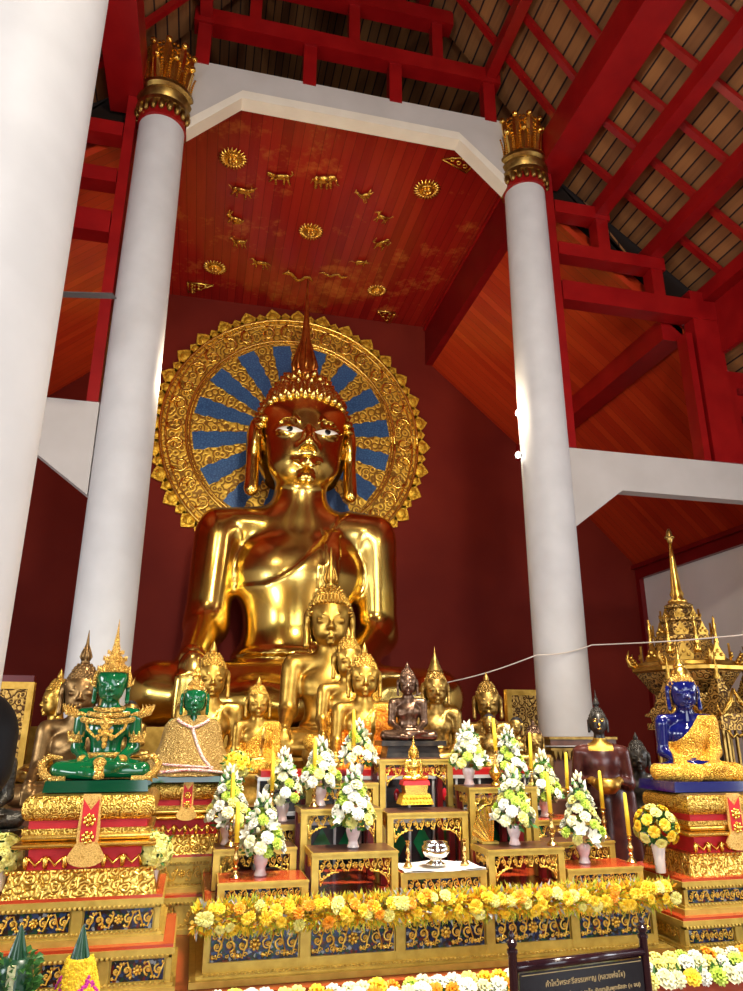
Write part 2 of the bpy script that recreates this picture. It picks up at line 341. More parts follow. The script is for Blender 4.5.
# --- seated Buddha, knee half-width 1, sitting on z=0, facing -Y; the statue's right arm is at -X
def fingers(pts, base, dirs, ln, r):
    return [('c', tuple(base[i]), tuple(Vector(base[i])+Vector(dirs[i])*ln[i]), r, r*.75) for i in range(len(base))]
def buddha_sdf(mudra='earth', robe=True, face=True):
    legs = [('c', (-.25, .1, .2), (-.80, -.34, .165), .2, .165), ('c', (.25, .1, .2), (.80, -.34, .165), .2, .165),
            ('c', (.80, -.38, .15), (-.28, -.60, .14), .15, .105), ('c', (-.80, -.38, .15), (-.1, -.66, .10), .15, .10), ('c', (-.78, -.38, .19), (.30, -.56, .25), .14, .10),
            ('e', (0, -.12, .16), (.75, .42, .17)), ('e', (.42, -.52, .27), (.19, .10, .055))]
    torso = [('e', (0, .10, .32), (.40, .30, .26)), ('e', (0, .08, .62), (.315, .235, .34)), ('e', (0, .05, .95), (.42, .27, .32)),
             ('c', (-.53, .07, 1.26), (.53, .07, 1.26), .118, .118), ('e', (0, .08, 1.28), (.46, .17, .115)), ('c', (0, .07, 1.20), (0, .03, 1.55), .20, .175)]
    head = [('e', (0, .0, 1.92), (.295, .30, .35)), ('e', (0, -.05, 1.75), (.245, .24, .27)), ('c', (-.10, -.09, 1.67), (.10, -.09, 1.67), .125, .125), ('c', (-.15, -.05, 2.0), (.15, -.05, 2.0), .15, .15)]
    fc = [('c', (0, -.275, 1.87), (0, -.335, 1.755), .022, .034), ('e', (0, -.32, 1.74), (.055, .035, .03)), ('e', (-.045, -.29, 1.725), (.028, .03, .024)), ('e', (.045, -.29, 1.725), (.028, .03, .024)),
          ('e', (0, -.245, 1.53), (.065, .045, .05))]
    lips = [('c', (-.085, -.265, 1.638), (0, -.298, 1.632), .012, .024), ('c', (.085, -.265, 1.638), (0, -.298, 1.632), .012, .024), ('e', (0, -.288, 1.603), (.065, .026, .020))]
    brow = [('c', (s*.04, -.295, 1.875), (s*.10, -.302, 1.925), .007, .010) for s in (-1, 1)]+[('c', (s*.10, -.302, 1.925), (s*.165, -.278, 1.918), .010, .009) for s in (-1, 1)]+[('c', (s*.165, -.272, 1.918), (s*.235, -.205, 1.865), .009, .006) for s in (-1, 1)]
    lids = [('e', (s*.125, -.245, 1.835), (.085, .05, .034)) for s in (-1, 1)]
    ears = [('e', (s*.33, .03, 1.87), (.055, .085, .16)) for s in (-1, 1)]+[('c', (s*.335, .02, 1.78), (s*.335, -.02, 1.50), .042, .050) for s in (-1, 1)]
    arms = []
    la = [('c', (.525, .07, 1.17), (.55, .10, .58), .155, .135), ('c', (.55, .10, .58), (.30, -.36, .33), .125, .085)]
    if mudra == 'earth':
        arms = [('c', (-.525, .07, 1.17), (-.56, .04, .60), .155, .135), ('c', (-.56, .04, .60), (-.62, -.44, .36), .12, .08)]
        hr = [('e', (-.615, -.56, .27), (.085, .055, .12))]+[('c', (-.68+.043*i, -.605, .24), (-.69+.047*i, -.60, [.03, -.0, .0, .04][i]), .027, .02) for i in range(4)]+[('c', (-.55, -.54, .28), (-.49, -.56, .15), .028, .02)]
        hl = [('e', (.08, -.40, .33), (.17, .11, .05))]+[('c', (0, -.36-.035*i, .345), (-.20, -.36-.04*i, .335), .026, .02) for i in range(4)]+[('c', (.10, -.34, .38), (-.04, -.32, .40), .028, .02)]
    else:
        arms = [('c', (-.525, .07, 1.17), (-.55, .10, .58), .155, .135), ('c', (-.55, .10, .58), (-.30, -.36, .33), .125, .085)]
        hr = [('e', (-.08, -.42, .37), (.17, .11, .045))]+[('c', (0, -.37-.035*i, .385), (.20, -.37-.04*i, .375), .026, .02) for i in range(4)]+[('c', (-.10, -.34, .41), (.02, -.32, .44), .028, .02)]
        hl = [('e', (.08, -.40, .31), (.17, .11, .05))]+[('c', (0, -.38-.035*i, .325), (-.20, -.36-.04*i, .315), .026, .02) for i in range(4)]
    arms += la
    def body(P, clothed=False):
        x, y, z = P[..., 0], P[..., 1], P[..., 2]
        t = union(P, torso, .10)
        if robe and not clothed:
            # sash over the left shoulder: edge line falls from the left side of the neck to below the right arm
            ed = z-(.84+.46*np.clip((x+.25)/.50, 0, 1.3)**1.6); cover = 1/(1+np.exp(np.clip(ed/.006, -40, 40)))
            t = t-.018*cover*(z > .40)
            st = (np.abs(x-(.13+.10*(z-.5))) < .055) & (y < 0) & (z > .40) & (z < 1.22)
            t = t-.016*st
            t = t-.009*((z > .40) & (z < .45))
        A = union(P, arms, .07)
        d = smin(t, A, .05); d = smin(d, union(P, legs, .06), .06)
        d = smin(d, union(P, hr, .02), .02); d = smin(d, union(P, hl, .02), .02)
        h = union(P, head, .06)
        if face: h = smin(h, union(P, fc, .02), .025); h = smin(h, union(P, lips, .006), .012); h = smin(h, union(P, brow, .004), .008); h = smin(h, union(P, lids, .01), .02)
        h = smin(h, union(P, ears, .02), .015)
        # the neck's creases
        d = smin(d, h, .035)
        return np.maximum(d, -z)
    return body
LO, HI = (-1.05, -.8, -.03), (1.05, .5, 2.36)
CACHE = {}
def body_mesh(key, mudra, h):
    k = ('b', key, mudra)
    if k not in CACHE: CACHE[k] = surfnet(buddha_sdf(mudra, robe=key != 'plain'), LO, HI, h, 'statue_body')
    return CACHE[k]
def robe_mesh(mudra, h=.026, legs=True, off=.028):
    k = ('r', mudra, legs)
    if k in CACHE: return CACHE[k]
    b = buddha_sdf(mudra, robe=False, face=False)
    def f(P):
        x, y, z = P[..., 0], P[..., 1], P[..., 2]
        d = b(P, True)-off
        ed = z-(.78+.58*np.clip((x+.35)/.60, 0, 1.0)**1.4)
        reg = ed                                            # below the diagonal
        reg = np.maximum(ed, -(x+.46))
        if legs: reg = np.minimum(reg, z-.33)
        hand = .20-np.sqrt((x*.8)**2+(y+.42)**2+((z-.40)*1.5)**2)
        if mudra == 'earth': hand = np.maximum(hand, .19-np.sqrt((x+.63)**2+(y+.56)**2+(z-.28)**2))
        reg = np.maximum(reg, hand)
        return np.maximum(d, reg)
    CACHE[k] = surfnet(f, (-1.1, -.85, -.03), (1.1, .55, 1.4), h, 'statue_robe'); return CACHE[k]
def hair_mesh(detail=True):
    k = ('h', detail)
    if k in CACHE: return CACHE[k]
    mb = MB(); rows = 13 if detail else 9; c = (0, .03, 1.87); rx, ry, rz = .318, .325, .42
    # cap shell: back and top of the head, leaving the face open
    def hl(a): # lower edge elevation by angle (a=0 at the face)
        a = abs(a); return .60-.05*a if a < .88 else max(-.75, .556-(a-.88)*(2.2 if a < 1.2 else 2.6))
    n = 48; m = 14
    def fn(u, v):
        a = (u*2-1)*PI; e0 = hl(a); e = e0+(PI/2-e0)*v
        q = 1+.04*math.sin(2*abs(a))**2*(1-v)
        return (c[0]+rx*math.sin(a)*math.cos(e)**.85*q if math.cos(e) > 0 else c[0], c[1]-ry*math.cos(a)*max(0, math.cos(e))**.85*q, c[2]+rz*math.sin(e))
    mb.grid(fn, n, m)
    mb.lathe([(.20, 0), (.205, .05), (.185, .11), (.14, .17), (.08, .21), (.05, .23)], (0, .03, 2.17), 20)
    # curls
    def cone(p, nr, r, hgt):
        nr = Vector(nr).normalized(); q = nr.to_track_quat('Z', 'Y').to_matrix().to_4x4(); mm = Matrix.Translation(p) @ q
        o = MB(); o.lathe([(r, -.01), (r*.95, hgt*.35), (r*.45, hgt*.75), (r*.12, hgt)], (0, 0, 0), 7); mb.merge(o, mm)
    st = rows
    for i in range(st):
        v = (i+.3)/st; cnt = max(6, int(34*math.cos(v*PI/2*.93)))
        if not detail: cnt = max(5, int(cnt*.7))
        for j in range(cnt):
            u = (j+.5*(i % 2))/cnt % 1; p = Vector(fn(u, min(v, .97))); nr = Vector(((p.x-c[0])/rx**2, (p.y-c[1])/ry**2, (p.z-c[2])/rz**2))
            if p.z < 1.84: continue
            if p.z > 2.2 and math.hypot(p.x, p.y-.03) < .17: continue
            cone(p, nr, .034 if detail else .036, .05 if detail else .022)
    for i, (rr, zz) in enumerate([(.205, 2.20), (.20, 2.25), (.17, 2.30), (.13, 2.35)]):
        cnt = [16, 15, 12, 8][i]
        for j in range(cnt):
            a = 2*PI*(j+.5*(i % 2))/cnt; cone((rr*math.cos(a), .03+rr*math.sin(a), zz), (math.cos(a), math.sin(a), .5), .034, .045 if detail else .02)
    # beaded hairline
    pts = [fn(u/60, 0) for u in range(61)]
    for p in [q for q in pts[12:49] if q[2] > 1.84]: mb.ball(p, .012, 5, 4)
    CACHE[k] = mb.mesh('statue_hair', None, True); return CACHE[k]
def finial_mesh(kind):
    k = ('f', kind)
    if k in CACHE: return CACHE[k]
    mb = MB()
    if kind == 'flame':
        mb.lathe([(.075, 0), (.085, .03), (.06, .07), (.075, .10), (.08, .16), (.05, .26), (.03, .38), (.018, .5), (.006, .62)], (0, .03, 2.37), 12)
        for j in range(6):
            a = 2*PI*j/6
            mb.tube([(.06*math.cos(a), .03+.06*math.sin(a), 2.43), (.095*math.cos(a), .03+.095*math.sin(a), 2.5), (.07*math.cos(a), .03+.07*math.sin(a), 2.6), (.03*math.cos(a), .03+.03*math.sin(a), 2.72)], [.02, .022, .015, .004], 5)
    elif kind == 'spire_flame':
        mb.lathe([(.10, -.02), (.11, .02), (.07, .06), (.085, .10), (.065, .16), (.05, .24), (.032, .36), (.02, .5), (.010, .68), (.003, .84)], (0, .03, 2.37), 14)
        for j in range(8):
            a = 2*PI*j/8; mb.tube([(.07*math.cos(a), .03+.07*math.sin(a), 2.40), (.085*math.cos(a), .03+.085*math.sin(a), 2.48), (.06*math.cos(a), .03+.06*math.sin(a), 2.58), (.02*math.cos(a), .03+.02*math.sin(a), 2.74)], [.014, .016, .010, .003], 5)
    elif kind == 'bud':
        mb.lathe([(.05, 0), (.07, .03), (.075, .08), (.05, .15), (.02, .22), (.004, .26)], (0, .03, 2.36), 10)
    elif kind == 'tall':
        mb.lathe([(.19, -.07), (.20, -.02), (.15, .05), (.155, .08), (.11, .15), (.115, .18), (.075, .26), (.045, .36), (.02, .48), (.004, .60)], (0, .03, 2.36), 12)
    CACHE[k] = mb.mesh('statue_finial', None, True); return CACHE[k]
def face_y(sdf, x, z):
    ys = np.linspace(-.45, -.05, 161); P = np.stack([np.full(161, x), ys, np.full(161, z)], -1).astype(np.float32); d = sdf(P); i = int(np.argmax(d < 0)); return float(ys[i])
def eye_parts(root):
    sdf = buddha_sdf('earth')
    for s in (-1, 1):
        mb = MB(); cx, cz = s*.125, 1.838
        def fn(u, v):
            x = cx+(u-.5)*.175; hgt = .022*math.sin(PI*u)**.8; z = cz+(v-.5)*2*hgt+s*(u-.5)*.022; return (x, face_y(sdf, x, z)-.004, z)
        mb.grid(fn, 14, 4); e = build('eye', mb, white_eye, root, True); e['label'] = 'inlaid white eye'
        p = MB()
        def fp(u, v):
            a = u*2*PI; r = v*.020; x = cx+r*math.cos(a); z = cz+r*math.sin(a); return (x, face_y(sdf, x, z)-.008, z)
        p.grid(fp, 16, 3); build('pupil', p, black_eye, e, True)
def statue(name, label, W, loc, rz=0, mudra='earth', bmat=gold_body, hmat=None, fin='flame', fmat=None, robe=None, key='std', base=None, basemat=None, group=None, h=.03, detail=False, body=True, tilt=0):
    t = thing(name, label, 'statue', loc, rz, group, W)
    obj('body', body_mesh(key, mudra, h), t, m=bmat)
    obj('hair', hair_mesh(detail), t, m=hmat or bmat)
    if fin: obj('finial', finial_mesh(fin), t, m=fmat or hmat or bmat)
    if robe: obj('robe', robe_mesh(mudra), t, m=robe)['label'] = 'cloth robe over the left shoulder'
    if base:
        mb = MB(); hb = (loc[2]-base)/W
        mb.lathe([(1.0, -hb), (1.02, -hb*.85), (.96, -hb*.75), (.90, -hb*.45), (.96, -hb*.25), (1.0, -hb*.1), (.98, 0)], (0, -.12, 0), 40, sy=.66)
        build('base', mb, basemat or bmat, t, 'auto')
    return t

# ================================================================== THE SETTING
YC, YW, XL, XR, CX = 7.6, 12.72, -5.55, 8.6, 1.5
ZC = 9.72
struct('floor', MB().box(-5.7, 8.9, -8.2, 12.9, -.1, 0), floor_m)
struct('wall_back', MB().box(XL-.2, XR+.2, YW, YW+.2, 0, 10.2), wall_red)
# side walls of the sanctuary and of the nave, the nave's with window openings
def side_wall(name, x0, x1, m, top):
    mb = MB(); ys = [-8.2, -6, -4, -2, 0, 2, 4, YW+.2]
    for i in range(7):
        if i in (1, 3, 5): mb.box(x0, x1, ys[i], ys[i+1], 0, 1.25); mb.box(x0, x1, ys[i], ys[i+1], 3.15, top)
        else: mb.box(x0, x1, ys[i], ys[i+1], 0, top)
    return struct(name, mb, m)
side_wall('wall_left', XL-.2, XL, wall_pale, 4.62)
side_wall('wall_right', XR, XR+.2, wall_pale, 4.62)
mb = MB(); mb.box(-5.75, -1.1, -8.3, -8.1, 0, 14.5); mb.box(4.1, 8.9, -8.3, -8.1, 0, 14.5); mb.box(-1.1, 4.1, -8.3, -8.1, 5.0, 14.5)
struct('wall_front', mb, wall_red)
for s, x in ((-1, XL), (1, XR)):   # moulding at the wall head
    mb = MB(); mb.box(*sorted((x, x-s*.10)), YC-3, YW, 4.5, 4.70); mb.box(*sorted((x, x-s*.18)), YC-3, YW, 4.70, 4.78)
    struct('trim_1' if s < 0 else 'trim_2', mb, lac_dark)
struct('trim_3', MB().box(XR-.10, XR, YW-.12, YW, 0, 4.5), lac_dark)
# sanctuary ceiling: flat centre, two fascias, two-pitched board slopes
XE = 2.63
struct('ceiling', MB().box(CX-XE, CX+XE, YC+.05, YW, ZC, ZC+.1), ceil_boards)
for s in (-1, 1):
    xe = CX+s*XE
    mb = MB(); mb.box(*sorted((xe, xe+s*.22)), YC+.05, YW, 8.82, ZC+.1); struct('ceiling_beam_left' if s < 0 else 'ceiling_beam_right', mb, lac_dark)
    mb = MB(); mb.box(*sorted((xe, xe-s*.03)), YC+.05, YW, ZC-.09, ZC-.001); struct('trim_4' if s < 0 else 'trim_5', mb, lac_red)
    a, b, c = (xe+s*.1, 8.86), (CX+s*4.95, 6.90), (CX+s*7.35, 4.45)
    for nm, p, q in (('upper', a, b), ('lower', b, c)):
        mb = MB(); mb.prism([p, q, (q[0], q[1]+.12), (p[0], p[1]+.12)], YC+.15, YW, 'Y'); struct('ceiling_slope_%s_%s' % (nm, 'left' if s < 0 else 'right'), mb, slope_boards)
    mb = MB(); mb.beam((CX+s*4.72, YC+.15, 7.02), (CX+s*4.72, YW, 7.02), .34, .34); struct('ceiling_purlin_%s' % ('left' if s < 0 else 'right'), mb, lac_red)
# white portal beam with its chamfered corners
mb = MB(); z0, z1, zt = 8.84, 9.52, 9.99; xa, xb = -.66, 3.70
mb.prism([(xa, z0), (xa, zt), (xb, zt), (xb, z0), (xb-.70, z1), (xa+.68, z1)], YC-.07, YC+.10, 'Y'); struct('beam_centre', mb, plaster_beam)
mb = MB(); mb.prism([(xa, z0), (xa, z0+.14), (xa+.66, z1+.10), (xb-.68, z1+.10), (xb, z0+.14), (xb, z0), (xb-.70, z1), (xa+.68, z1)], YC-.085, YC-.07, 'Y')
mb.prism([(xa, z0-.03), (xa, z0), (xa+.68, z1), (xb-.70, z1), (xb, z0), (xb, z0-.03), (xb-.68, z1-.03), (xa+.66, z1-.03)], YC-.085, YC+.12, 'Y'); struct('trim_6', mb, cream)
for s in (-1, 1):    # lower beams between the columns and the outer walls
    x0 = CX+s*2.48+s*.28; x1 = CX+s*7.1
    pts = [(x0, 3.90), (x0, 4.95), (x1, 4.95), (x1, 4.44), (x0+s*.72, 4.44)]
    struct('beam_%s' % ('left' if s < 0 else 'right'), MB().prism(pts, YC-.08, YC+.08, 'Y'), plaster_beam)
# columns with gilded lotus capitals
def column(label, x, y, ztop=8.8):
    t = thing('column', label, 'column', (x, y, 0), group='tall white columns')
    mb = MB(); mb.lathe([(.30, 0), (.30, 3), (.295, 6), (.278, ztop)], (0, 0, 0), 48); build('shaft', mb, plaster, t, 'auto')
    mb = MB(); mb.lathe([(.27, ztop-.02), (.30, ztop+.0), (.30, ztop+.16), (.28, ztop+.17)], (0, 0, 0), 40); build('red_collar', mb, lac_red, t, 'auto')
    mb = MB(); mb.lathe([(.29, ztop+.16), (.345, ztop+.18), (.345, ztop+.24), (.31, ztop+.27), (.33, ztop+.30), (.35, ztop+.36), (.32, ztop+.42), (.36, ztop+.45), (.36, ztop+.50), (.28, ztop+.52)], (0, 0, 0), 40)
    for k in range(20):
        a = 2*PI*k/20; mb.ball((.315*math.cos(a), .315*math.sin(a), ztop+.13), (.045, .045, .085), 7, 5)
    build('band', mb, gold_old, t, 'auto')
    def pet(h, r0, wdt):
        o = MB(); o.tube([(r0, 0, 0), (r0+.015, 0, h*.5), (r0+.05, 0, h*.85), (r0+.09, 0, h)], [wdt*.8, wdt, wdt*.95, wdt*.4], 8, 1)
        for q in range(8):
            z = h*(.2+.11*q)
            for sgn in (-1, 1): o.ball((r0+.03+.05*(q/8)**2, sgn*wdt*.95, z), .024, 6, 4)
        o.ball((r0+.11, 0, h), .045, 7, 5); return o
    for k in range(20):
        inner = k % 2; o = pet(.68 if inner else .36, .22 if inner else .28, .072 if inner else .062)
        mb2 = MB(); mb2.merge(o, Matrix.Translation((0, 0, ztop+.48)) @ Matrix.Rotation(2*PI*k/20, 4, 'Z')); p = build('petal', mb2, gold_bright, t, 'auto')
    return t
column('white column left of the seated giant, gilded petal capital at its top', CX-2.46, YC, 8.80)
column('white column right of the seated giant, gilded petal capital at its top', CX+2.50, YC, 8.80)
column('nearest white column filling the left edge of the photo', CX-2.47, 2.78, 8.80)

# --- roof timbers of the nave: frames at the column planes, purlins, rafters, boards
NODE = [(2.05, 10.82), (2.92, 9.40), (3.62, 8.68), (4.41, 8.10), (5.19, 7.50)]      # distance from the axis, height
YR0, YR1 = -8.0, YC+.2
def frame(y, n):
    for s in (-1, 1):
        side = 'left' if s < 0 else 'right'
        def P(d, z): return (CX+s*d, y, z)
        def hb(d0, d1, z, hh=.20): mb = MB(); mb.beam(P(d0, z), P(d1, z), .22, hh); return mb
        def po(d, z0, z1, wd=.2): mb = MB(); mb.box(*sorted((CX+s*d-wd/2, CX+s*d+wd/2)), y-.10, y+.10, z0, z1); return mb
        if n == 0:
            struct('frame_beam_%s' % side, hb(2.9, 3.75, 8.62), lac_red); struct('frame_beam_%s' % side, hb(2.9, 4.55, 7.92), lac_red)
            struct('frame_beam_%s' % side, hb(2.9, 5.35, 7.25, .30), lac_red); struct('frame_post_%s' % side, po(2.83, 4.95, 9.3, .12), lac_red)
            struct('frame_post_%s' % side, po(3.62, 7.9, 8.7, .18), lac_red); struct('frame_post_%s' % side, po(4.41, 7.25, 8.1, .18), lac_red)
            struct('frame_post_%s' % side, po(5.10, 4.95, 7.55, .42), lac_red); struct('frame_post_%s' % side, po(4.78, 4.95, 6.85, .10), cream if 0 else lac_red)
            struct('frame_panel_%s' % side, MB().box(*sorted((CX+s*5.1, CX+s*7.0)), y-.05, y+.05, 4.95, 6.35), lac_red)
            for q in range(3):
                struct('louvre_%s' % side, MB().box(*sorted((CX+s*5.45, CX+s*6.9)), y-.09, y-.05, 5.15+.42*q, 5.24+.42*q), lac_dark)
            # infill behind the open frame; its near-black upper band stands in for shade
            def pr(pts): return MB().prism([(CX+s*u, v) for u, v in pts], y+.26, y+.30)
            struct('gable_infill_%s' % side, pr([(2.73, 9.00), (2.73, 9.2), (3.3, 8.75), (5.1, 7.25), (7.3, 5.0), (7.35, 4.6), (4.95, 7.05)]), slope_boards)
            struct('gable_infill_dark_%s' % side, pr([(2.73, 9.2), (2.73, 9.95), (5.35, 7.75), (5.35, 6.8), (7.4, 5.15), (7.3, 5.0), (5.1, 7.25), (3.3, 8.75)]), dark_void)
    # upper frame between the columns
    for i, (z, d) in enumerate(((10.78, 2.2), (11.75, 1.5), (12.7, .8))):
        mb = MB(); mb.beam((CX-d, y, z), (CX+d, y, z), .22, .26); struct('upper_frame_beam', mb, lac_red)
    if n == 0:
        for x in (-.55, .88, 2.1, 3.52):
            struct('upper_frame_post', MB().box(x-.09, x+.09, y-.08, y+.08, 9.95, 10.78), lac_red)
        for x in (.1, 1.5, 2.75): struct('upper_frame_post', MB().box(x-.08, x+.08, y-.07, y+.07, 10.9, 11.7), lac_red)
        for x in (.75, 2.2): struct('upper_frame_post', MB().box(x-.08, x+.08, y-.07, y+.07, 11.85, 12.65), lac_red)
frame(YC, 0); frame(2.78, 1)
def pitch(s, p, q, nm, m=roof_boards, th=.05, y0=YR0, y1=YR1):
    mb = MB(); mb.prism([(CX+s*p[0], p[1]), (CX+s*q[0], q[1]), (CX+s*q[0], q[1]+th), (CX+s*p[0], p[1]+th)], y0, y1, 'Y'); return struct(nm, mb, m)
for s in (-1, 1):
    side = 'left' if s < 0 else 'right'
    up = .20
    pitch(s, (0, 13.9), (3.05, 9.72), 'roof_upper_'+side); pitch(s, (2.75, 9.72), (5.35, 7.66), 'roof_middle_'+side); pitch(s, (5.3, 6.75), (7.4, 5.1), 'roof_lower_'+side)
    struct('clerestory_'+side, MB().box(*sorted((CX+s*5.28, CX+s*5.34)), YR0, YC-.02, 6.6, 7.6), lac_red)
    for q in range(14):
        struct('clerestory_post_'+side, MB().box(*sorted((CX+s*5.20, CX+s*5.27)), 6.6-q*1.0, 6.68-q*1.0, 6.75, 7.4), lac_red)
    for i, (d, z) in enumerate(NODE):
        wd, ht = [(.16, .22), (.44, .50), (.18, .22), (.18, .22), (.18, .22)][i]
        mb = MB(); mb.beam((CX+s*d, YR0, z+.02), (CX+s*d, YR1, z+.02), wd, ht); struct('purlin_'+side, mb, lac_red)
    mb = MB(); mb.beam((CX+s*1.1, YR0, 12.25), (CX+s*1.1, YR1, 12.25), .16, .2); struct('purlin_'+side, mb, lac_red)
    y = YC-.42
    while y > -1.5:
        for a, b in (((.1, 13.66), (2.05, 10.99)), ((2.05, 10.99), (2.98, 9.70)), ((3.0, 9.42), (5.25, 7.64)), ((5.4, 6.60), (7.3, 5.1))):
            mb = MB(); mb.beam((CX+s*a[0], y, a[1]), (CX+s*b[0], y, b[1]), .085, .07); struct('rafter_'+side, mb, lac_red)
        y -= .62
mb = MB(); mb.beam((CX, YR0, 13.72), (CX, YR1, 13.72), .2, .24); struct('ridge_beam', mb, lac_red)
# attic void above the sanctuary ceiling
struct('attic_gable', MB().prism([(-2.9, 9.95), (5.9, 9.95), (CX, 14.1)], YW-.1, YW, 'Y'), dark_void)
for s in (-1, 1): pitch(s, (0, 14.0), (4.6, 7.75), 'roof_attic_'+('left' if s < 0 else 'right'), roof_boards, .05, YC+.25, YW)
for q in range(3):
    mb = MB(); mb.beam((-1.5, YC+1.3+q*1.4, 10.3+q*.25), (4.5, YC+1.3+q*1.4, 10.3+q*.25), .14, .16); struct('attic_tie', mb, lac_dark)
# eave soffit that closes the nave at its sides
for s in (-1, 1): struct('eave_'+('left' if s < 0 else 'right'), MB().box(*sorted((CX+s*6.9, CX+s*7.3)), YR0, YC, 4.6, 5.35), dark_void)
# the raised dais and the platforms the statues stand on
struct('dais', MB().box(-2.6, 5.2, 3.86, 12.6, 0, .45).box(-2.6, 5.2, 3.58, 3.86, 0, .28), dais_m)
struct('platform_rear', MB().box(-2.4, 2.95, 5.28, 8.6, .45, 1.10), dark_wood)
struct('platform_front', MB().box(-1.5, -.98, 4.5, 5.27, .45, .95), dark_wood)
struct('platform_side', MB().box(2.62, 3.9, 5.12, 5.37, .45, .85), dark_wood) if 0 else None
struct('platform_throne', MB().box(-2.0, 4.6, 9.0, 12.6, .45, 1.62), gold_body)

# ================================================================== THE SEATED GIANT AND ITS HALO
BW = 2.50; BP = (1.46, 11.45, 1.64)
t = thing('buddha_statue', 'giant polished gold seated Buddha with inlaid eyes in front of the halo', 'statue', BP, 0, None, BW)
obj('body', surfnet(buddha_sdf('earth'), LO, HI, .0165, 'giant_body'), t, m=gold_leaf)
obj('hair', hair_mesh(True), t, m=gold_leaf); obj('finial', finial_mesh('spire_flame'), t, m=noisy('gold_red_flame', (.45, .10, .02), (.75, .35, .06), .9, .3, 20))
eye_parts(t)
HX, HZ, HR = 1.43, 6.94, 2.66
t = thing('halo', 'round gold filigree halo with blue rays on the wall behind the giant', 'halo', (HX, YW-.03, HZ), sca=1.03)
mb = MB(); mb.lathe([(2.42, 0), (2.42, .06), (2.36, .08), (.02, .08)], (0, 0, 0), 96); build('disc', mb, gold_big, t, 'auto', rot=(PI/2, 0, 0))
mb = MB()
for r, q in ((2.38, .035), (2.28, .02), (1.93, .03), (1.87, .018)):
    mb.tube([(r*math.cos(2*PI*k/72), -.085, r*math.sin(2*PI*k/72)) for k in range(73)], q, 6)
build('ring', mb, gold_bright, t, True)
# scroll band
mb = MB()
for k in range(34):
    a = 2*PI*k/34; c, s_ = math.cos(a), math.sin(a)
    pts = []
    for i in range(15):
        u = i/14; rr = .15*(1-u*.85); an = u*2.6*PI*(1 if k % 2 else -1)+a
        pts.append((2.11*c+rr*math.cos(an), -.10, 2.11*s_+rr*math.sin(an)))
    mb = MB(); mb.tube(pts, [.032*(1-i/20) for i in range(15)], 5); build('scroll', mb, gold_bright, t, True)
for k in range(64):
    a = 2*PI*k/64; big = k % 2 == 0; mb = MB(); rr = 2.40; hh = .30 if big else .22; wd = .17 if big else .13
    mb.prism([(-wd, 0), (-wd*1.05, hh*.4), (-wd*.6, hh*.75), (0, hh*1.05), (wd*.6, hh*.75), (wd*1.05, hh*.4), (wd, 0)], 0, .05, 'Y')
    mb.ball((0, 0, hh*.42), (wd*.62, .05, hh*.36), 8, 5)
    mb2 = MB(); mb2.merge(mb, Matrix.Rotation(-a, 4, 'Y') @ Matrix.Translation((0, -.05, rr-.06))); build('petal', mb2, gold_petal, t, 'auto')
for k in range(16):
    a = 2*PI*(k+.5)/16+.03; mb = MB(); n = 14; pts = []
    for i in range(n+1):
        u = i/n; r = .62+1.20*u; wd = (.085+.095*u)*(1+.10*math.sin(i*2.2))
        pts.append((wd, r))
    poly = [(-x, r) for x, r in pts]+[(x, r) for x, r in reversed(pts)]
    mb.prism(poly, -.095, -.07, 'Y'); mb2 = MB(); mb2.merge(mb, Matrix.Rotation(a, 4, 'Y')); r_ = build('ray', mb2, blue_mos, t); r_['label'] = 'blue mosaic ray'

# ================================================================== CEILING ORNAMENTS
def ceil_at(px, py): p = at(px, py, Z=ZC); return (p.x, p.y, ZC)
def sun(px, py, sc_, label, n=22):
    t = thing('sun_medallion', label, 'ornament', ceil_at(px, py), group='gold sun medallions on the ceiling', sca=sc_*.56)
    mb = MB(); mb.lathe([(.30, -.0), (.30, -.03), (.24, -.05), (.21, -.09), (.08, -.10), (.02, -.10)], (0, 0, 0), 28); build('disc', mb, gold_bright, t, 'auto')
    mb = MB()
    for k in range(n):
        a = 2*PI*k/n; mb.tube([(.22*math.cos(a), .22*math.sin(a), -.05), (.34*math.cos(a), .34*math.sin(a), -.05), (.43*math.cos(a+.05), .43*math.sin(a+.05), -.03)], [.04, .035, .006], 6)
    build('rays', mb, gold_bright, t, True)
    mb = MB()
    for k in range(5): mb.ball((.09*math.cos(k*1.257), .09*math.sin(k*1.257), -.115), (.06, .06, .05), 7, 5)
    build('figure', mb, gold_bright, t, True)
sun(311, 231, .95, 'gold sun medallion at the centre of the ring of animals on the red ceiling')
sun(233, 158, .95, 'gold sun medallion on the ceiling near the left end of the white beam')
sun(427, 189, .95, 'gold sun medallion on the ceiling near the right end of the white beam')
sun(215, 267, .95, 'gold sun medallion on the ceiling above the left edge of the halo')
sun(377, 290, .85, 'gold sun medallion on the ceiling above the right side of the halo')
